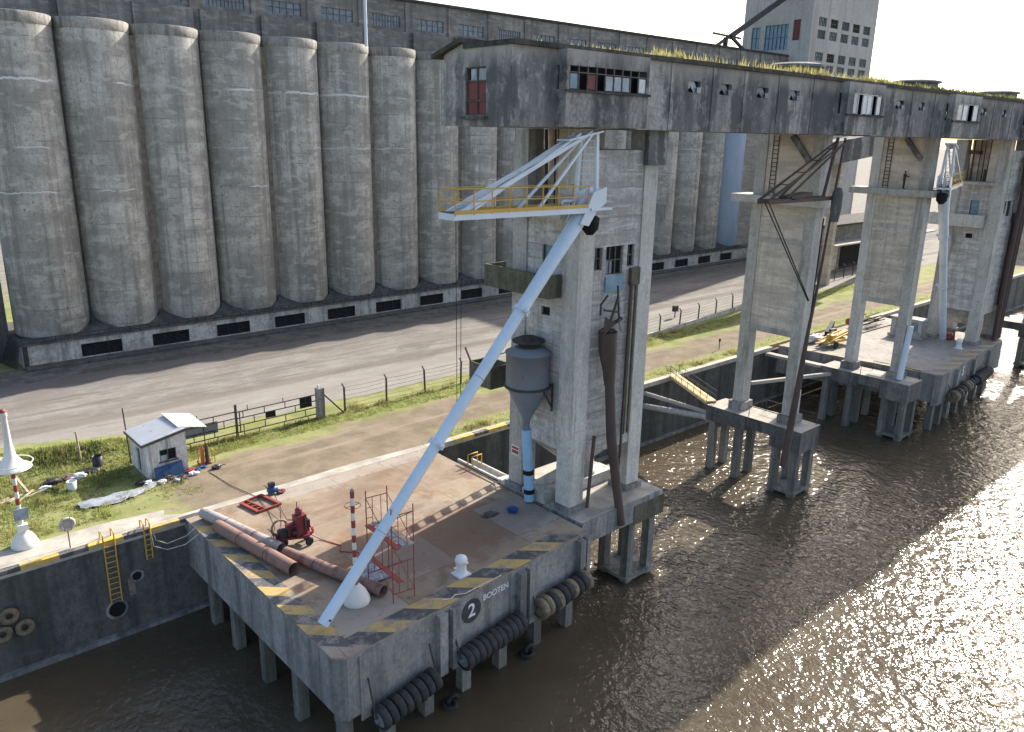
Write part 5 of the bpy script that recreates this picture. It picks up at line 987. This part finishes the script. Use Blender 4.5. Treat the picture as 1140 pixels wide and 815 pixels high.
tag(mb.build('timber_pile', 'wood'), 'scattered pile of timber offcuts on the grass behind the tall beacon', 'timber')

# ------------------------------------------------------------------ gate and fence
FY = 59.85
g = thing('gate', 'long low tubular field gate with dark panels beside the hut', 'gate', (23.7, FY, 0))
mb = MB()
for x0_, x1_ in ((18.2, 23.7), (23.9, 30.9)):
    for z in (.35, .95, 1.55, 2.1): mb.tube((x0_, FY, z), (x1_, FY, z+.05), .045, n=6)
    n = int((x1_-x0_)/.9)
    for r in range(3):
        for i in range(n):
            if (i+r) % 2 == 0: x = x0_+.5+i*(x1_-x0_-.6)/n; z = (.35, .95, 1.55)[r]; mb.tube((x, FY, z), (x, FY, z+.6), .04, n=5)
    mb.tube((x0_+.9, FY, 2.1), (x0_+.9, FY, 2.55), .035, n=5); mb.tube((x0_+.2, FY, .3), (x0_+.2, FY, 2.12), .05, n=6)
    mb.tube((x1_-3.0, FY, 2.1), (x1_-3.0, FY, 2.5), .035, n=5)
    for i in range(0, n): x = x0_+.7+i*1.1; mb.tube((x, FY, .0), (x, FY, .35), .035, n=5) if i % 2 else None
mb.build('gate_bars', 'dark', g)
mb = MB(); mb.box(29.4, 30.5, FY-.03, FY+.03, 1.2, 2.1); mb.box(26.3, 27.1, FY-.03, FY+.03, 1.05, 1.55); mb.build('dark_panel', 'void', g)
mb = MB(); mb.box(19.6, 22.3, FY+.06, FY+.1, .75, 1.7); mb.build('mesh_panel', 'cyclone', g)
for x, w, h in ((23.8, .16, 2.75), ): mb = MB(); mb.box(x-w/2, x+w/2, FY-w/2, FY+w/2, 0, h); mb.build('post', 'rust', g)
t = thing('gate_post', 'thick dark concrete gate post with a raking stay', 'post', (31.3, FY, 0)); mb = MB(); mb.box(31.0, 31.6, FY-.3, FY+.3, 0, 2.7); mb.build('post', 'galdark', t); mb = MB(); mb.beam((31.6, FY, 2.1), (33.4, FY-.3, .05), .12, .12); mb.build('stay', 'dark', t)
mb = MB(); mb.lathe((31.2, FY, 2.7), [(.08, 0), (.09, .25), (.03, .3)], 8); mb.build('insulator', 'plastic', t)
def fence(pts, label, plinth, h=2.3):
    t = thing('fence', label, 'fence', (*pts[0], 0)); allp = []
    mbw = MB()
    for (a_, b_) in zip(pts, pts[1:]):
        L = math.dist(a_, b_); n = max(1, round(L/4.4))
        for i in range(n): allp.append(lerp(a_, b_, i/n))
    allp.append(pts[-1]); rg = random.Random(4)
    for p in allp:
        q = (p[0]+rg.uniform(-.12, .12), p[1]+rg.uniform(-.1, .1)); mb = MB(); mb.beam((*p, 0), (*q, h), .13, .13); mb.beam((*q, h), (q[0]-.05, q[1]+.25, h+.3), .1, .1); mb.build('post', 'rust', t)
    for p, q in zip(allp, allp[1:]):
        for z in (.3, .7, 1.1, 1.5, 1.9, 2.25): mbw.path([(*p, z), (*lerp(p, q, .5), z-.06), (*q, z)], .012, 4, False)
    mbw.build('wire', 'cable', t)
    if plinth:
        m_ = MB()
        for a_, b_ in zip(pts, pts[1:]): m_.beam((*a_, .22), (*b_, .22), .3, .5)
        m_.build('plinth', 'column', t)
    return t
fence([(33.7, FY), (60, 60.05)], 'wire fence on thin rusty posts running right from the gate post', False)
fence([(66., 60.1), (79.4, 60.8), (94, 62.5), (104, 63.6)], 'wire fence on a low concrete kerb seen between the near tower and trestle', True)
fence([(128, 66), (170, 70)], 'distant wire fence in front of the dark warehouse', False)
mb = MB(); mb.tube((35.3, 58.0, .05), (60, 58.8, .05), .12, n=6); mb = MB()
mb.box(88.4, 89.2, 65.3, 65.8, .9, 1.7); mb.box(88.75, 88.85, 65.5, 65.6, 0, .9); tag(mb.build('notice_board', 'dark'), 'small dark notice board at the road edge behind the fence', 'sign')
t = thing('marker_post', 'short black marker post on the grass strip by the quay', 'post', (79, 51.6, 0)); mb = MB(); mb.tube((79, 51.6, 0), (79, 51.6, 1.0), .05, n=6); mb.build('post', 'dark', t); mb = MB(); mb.box(78.85, 79.15, 51.55, 51.65, .95, 1.35); mb.build('plate', 'dark', t)

# ------------------------------------------------------------------ distant works
t = thing('inclined_conveyor', 'dark enclosed conveyor bridge sloping behind the trestles', 'conveyor', (112, 65, 0))
mb = MB(); mb.beam((112, 66, 20.6), (150, 66, 24.2), 2.6, 3.6); mb.build('enclosure', 'galdark', t)
for x in (114, 124, 131, 146):
    mb = MB(); zt = 18.8+(x-112)*.095; mb.box(x-.5, x+.5, 65.2, 66.8, 0, zt); mb.build('support_leg', 'towerlight', t)
wh = thing('warehouse', 'dark low warehouse with pale canopy edges beyond the trestles', 'warehouse', (130, 72, 0))
mb = MB(); mb.box(142, 186, 73, 80, 0, 8.6); mb.build('wall', 'head', wh); mb = MB(); mb.box(141, 188, 71.4, 81, 8.6, 8.95); mb.build('roof', 'roofslab', wh); mb = MB(); mb.box(141, 186, 69.5, 73, 5.3, 5.55); mb.build('canopy', 'coping', wh)
MB().box(150, 158, 72.9, 72.995, 0, 5.0).build('doorway', 'void', wh); MB().box(165, 170, 72.9, 72.995, 0, 4.4).build('doorway', 'void', wh); mb = MB(); mb.box(146.5, 148.6, 72.85, 72.995, 0, 5.2); mb.build('door_pier', 'towerlight', wh)
t = thing('bin_block', 'pale concrete building with dark pipes seen high between the two trestles', 'building', (135, 95, 0)); mb = MB(); mb.box(152, 163, 92, 100, 0, 26); mb.build('wall', 'towerlight', t)
mb = MB()
for i, x in enumerate((151, 153.4, 155.6, 158, 160.5)): mb.tube((x, 91.4, 9), (x+(.4 if i % 2 else -1.5), 91.4, 25), .5, n=8)
mb.box(150, 163, 90, 91.9, 11.2, 12.6); mb.beam((147, 90.5, 9.3), (162, 90.5, 12.2), .8, .8); mb.beam((158, 91, 20), (161, 91, 10.5), .6, .6); mb.build('pipework', 'dark', t)
# far platform equipment
t = thing('yellow_trailer', 'yellow wheeled machine trailer on the far platform behind the trestle', 'trailer', (92, 43.7, 0))
mb = MB(); mb.beam((89.6, 44.2, .75), (94.4, 43.6, .75), 1.5, .25); mb.box(90.6, 91.5, 43.6, 44.4, .9, 1.5); mb.beam((90, 43.5, .9), (93.8, 43.2, 1.5), .15, .15); mb.beam((90, 44.8, .9), (93.8, 44.3, 1.6), .15, .15); mb.beam((89.8, 44, 1.), (91.2, 44, 2.), .15, .15); mb.beam((92, 44, 1.0), (94.2, 43.7, 1.5), .6, .5); mb.beam((88.3, 44.5, .7), (89.6, 44.2, .75), .2, .2); mb.build('body', 'machyel', t)
for x, y in ((90.6, 43.1), (93.4, 42.8), (90.8, 45.2), (93.6, 44.8)): mb = MB(); mb.torus((x, y, .45), .32, .15, 'y', 16, 6); mb.lathe((x, y, .45), [(.22, -.06), (.22, .06)], 10, False, 'y'); mb.build('wheel', 'rubber', t)
mb = MB(); mb.beam((92.2, 45.2, 1.2), (94.6, 45.8, 2.1), .5, .6); mb.beam((92.6, 45.0, 1.6), (94.4, 45.2, 1.4), .3, .3); mb.box(92, 92.3, 45, 45.4, 0, 1.2); mb.build('boom_arm', 'bagdark', t)
mb = MB(); mb.blob((91.4, 46.4, .5), 1.8, .6, .5, .3, 10, 6, 3); tag(mb.build('white_tarp_bundle', 'plastic'), 'white covered bundle behind the yellow trailer', 'bundle')
t = thing('winch', 'rusty red winch on a pedestal on the far platform', 'winch', (99, 45.5, 0)); mb = MB(); mb.lathe((99, 45.5, 0), [(.5, 0), (.3, .3), (.25, 1.2), (.4, 1.3)], 12); mb.build('pedestal', 'scaf', t); mb = MB(); mb.lathe((98.3, 45.5, 1.8), [(.45, 0), (.45, .12), (.25, .13), (.25, 1.2), (.45, 1.21), (.45, 1.33)], 14, False, 'x'); mb.build('drum', 'scaf', t)
mb = MB()
for y in (45.1, 47.4):
    for i in range(80): x = 92+i*.25; mb.box(x, x+.17, y-.07-i*.008, y+.07-i*.008, .012, .12)
tag(mb.build('chain_line', 'dark'), 'heavy dark chains stretched across the far platform', 'chain')
t = thing('rebar_stack', 'dark stacked steel lattice sections at the back of the far platform', 'steel', (103, 46.5, 0)); mb = MB(); rg = random.Random(6)
for i in range(22): x = 100.5+rg.uniform(0, 7); y = 45.4+rg.uniform(0, 2.3); z = .1+rg.uniform(0, 1.1); mb.beam((x, y, z), (x+rg.uniform(2, 4), y+rg.uniform(-.5, .5), z+rg.uniform(-.1, .2)), .12, .12)
mb.build('bars', 'rust', t)
t = thing('switch_cabin', 'small white cabin with windows at the foot of the far tower', 'cabin', (105, 40.5, 0)); mb = MB(); mb.wally(38.6, 42.4, .25, 2.3, 103.6, 103.75, [(39.0, 40.0, .9, 2.0), (40.4, 41.2, .25, 2.0)]); mb.box(103.75, 105.2, 38.6, 38.75, .25, 2.3); mb.box(103.75, 105.2, 42.25, 42.4, .25, 2.3); mb.box(103.4, 105.4, 38.4, 42.6, 2.3, 2.45); mb.box(103.4, 105.4, 38.4, 42.6, .01, .25); mb.build('cabin_shell', 'shedwall', t); mb = MB(); mb.box(103.7, 103.74, 39, 40, .9, 2.); mb.box(103.7, 103.74, 40.4, 41.2, .25, 2.); mb.build('window', 'glass', t)
mb = MB(); mb.blob((106.6, 36.2, .4), .6, .5, .4); mb.tube((106.4, 35.6, .1), (106.6, 35.8, 1.4), .12, n=7); tag(mb.build('capstan', 'scaf'), 'rusty red capstan in the doorway of the far tower', 'capstan')
t = thing('downpipe_bundle', 'bundle of dark rusty pipes down the river face of the far tower', 'pipes', (111, 32.6, 0)); mb = MB()
for i, x in enumerate((110.3, 110.9, 111.6, 112.6)): mb.path([(x, 32.5, 22.5), (x+.3, 32.3, 18.2), (x+.1, 32.4, 10), (x-.2*i, 32.3, .2)], .2 if i % 2 else .28, 8)
mb.path([(111.2, 32.3, 23.5), (111.8, 32.0, 21.5), (112.4, 31.8, 20.4), (112.3, 31.8, 18.9)], .4, 8); mb.box(109.5, 116, 31.9, 32.3, 18.3, 19.2); mb.build('pipe', 'rust', t)
# person on the far trestle ledge
def person(x, y, z):
    t = thing('person', 'person in dark clothes standing on the ledge of the far trestle', 'person', (x, y, z)); me = bpy.data.meshes.new('body'); 
    J = {'pel': (0, 0, .95, .13), 'bel': (0, 0, 1.12, .13), 'che': (0, 0, 1.35, .15), 'nec': (0, 0, 1.5, .06), 'hd': (.0, -.02, 1.62, .1), 'ht': (0, -.01, 1.74, .085), 'sl': (-.19, 0, 1.43, .07), 'el': (-.27, -.02, 1.15, .05), 'wl': (-.3, -.12, .92, .04), 'hl': (-.31, -.16, .84, .04), 'sr': (.19, 0, 1.43, .07), 'er': (.33, -.08, 1.2, .05), 'wr': (.5, -.2, 1.22, .04), 'hr': (.57, -.24, 1.23, .04), 'kl': (-.1, -.02, .5, .075), 'al': (-.11, .02, .09, .05), 'fl': (-.12, -.14, .04, .045), 'kr': (.1, -.02, .5, .075), 'ar': (.12, .02, .09, .05), 'fr': (.14, -.14, .04, .045), 'hpl': (-.09, 0, .86, .1), 'hpr': (.09, 0, .86, .1)}
    E = [('pel', 'bel'), ('bel', 'che'), ('che', 'nec'), ('nec', 'hd'), ('hd', 'ht'), ('che', 'sl'), ('sl', 'el'), ('el', 'wl'), ('wl', 'hl'), ('che', 'sr'), ('sr', 'er'), ('er', 'wr'), ('wr', 'hr'), ('pel', 'hpl'), ('hpl', 'kl'), ('kl', 'al'), ('al', 'fl'), ('pel', 'hpr'), ('hpr', 'kr'), ('kr', 'ar'), ('ar', 'fr')]
    ks = list(J); me.from_pydata([J[k][:3] for k in ks], [(ks.index(a_), ks.index(b_)) for a_, b_ in E], []); me.materials.append(M['person_clothes']); o = bpy.data.objects.new('body', me); COL.objects.link(o); o.parent = t
    m_ = o.modifiers.new('skin', 'SKIN'); sv = me.skin_vertices[0].data
    for i, k in enumerate(ks): sv[i].radius = (J[k][3],)*2; sv[i].use_root = (k == 'pel')
    o.modifiers.new('sub', 'SUBSURF').levels = 1; o.modifiers['sub'].render_levels = 1
    mb = MB(); mb.lathe((x, y, z+1.66), [(.105, 0), (.108, .05), (.07, .11), (.02, .13)], 10); mb.build('cap', 'redpaint', t)
    return t
person(83.9, 35.2, 19.42)

# ------------------------------------------------------------------ grass
rg = random.Random(31); sp = []
for i in range(15000):
    x = rg.uniform(-6, 18); y = rg.uniform(51.4, 68.5)
    if sx0-.3 < x < sx1+1.5 and sy0-1.3 < y < sy1+.4: continue
    if x > 12 and y < 56 and rg.random() < .8: continue
    n = math.sin(x*1.3+y*.7)+math.sin(x*.6-y*1.1+2); 
    if y < 56 and rg.random() < .45: continue
    if n < -.9 and rg.random() < .6: continue
    if y > road_lo(x)-2.2: continue
    sp.append((x, y, mound(x, y), .7+.35*max(0, n)+mound(x, y)*.35))
blades('grass', 'grass', sp, .08, .26, .045, 'green grass on the mounds left of the hut', 'grass', per=6, seed=2)
sp = []
for i in range(16000):
    x = 18+rg.random()**1.6*120; u = rg.random(); y = (57.4+rg.random()*2.6+max(0, (x-75))*.06) if u < .72 else (49.0+abs(rg.gauss(0, 1.0)))
    if y < 53 and (x < 37 or rg.random() < .35): continue
    if 84 < x < 115 and y < 49.5: continue
    if x < 20 and y > 56.5 and rg.random() < .3: continue
    sp.append((x, y, 0, rg.uniform(.5, 1.1)))
blades('verge_grass', 'grass', sp, .05, .15, .05, 'short green grass along the fence and quay verge', 'grass', per=4, seed=5)
sp = []
for i in range(450):
    x = rg.uniform(9, 16); y = 60+rg.random()*4; 
    if math.hypot((x-12.3)/2.6, (y-63.0)/1.6) < 1: sp.append((x, y, mound(x, y), rg.uniform(.6, 1.2)))
blades('weed_patch', 'weed', sp, .15, .45, .07, 'dark green weed patch on the mound behind the timber post', 'weeds', per=6, seed=7)

rg = random.Random(77); sp = []
cl = [(rg.uniform(-4, 17), rg.uniform(52, 67), rg.uniform(.3, 1.1)) for _ in range(38)]+[(18+rg.random()*70, 59.9+rg.gauss(0, .35), rg.uniform(.3, .9)) for _ in range(70)]+[(36+rg.random()*45, 49.3+abs(rg.gauss(0, .5)), rg.uniform(.3, .8)) for _ in range(30)]
for cx, cy, cr in cl:
    if sx0-.5 < cx < sx1+1.8 and sy0-1.6 < cy < sy1+.5: continue
    if cx < 18 and cy > road_lo(cx)-1.5: continue
    for _ in range(int(14*cr)+4):
        x, y = cx+rg.gauss(0, cr*.5), cy+rg.gauss(0, cr*.4)
        if y < 48.95: continue
        sp.append((x, y, mound(x, y), rg.uniform(.5, 1.3)))
blades('dry_stalks', 'drygrass', sp, .15, .6, .035, 'scattered clumps of dry straw coloured weeds in the grass', 'weeds', per=5, seed=9, lean=.7)
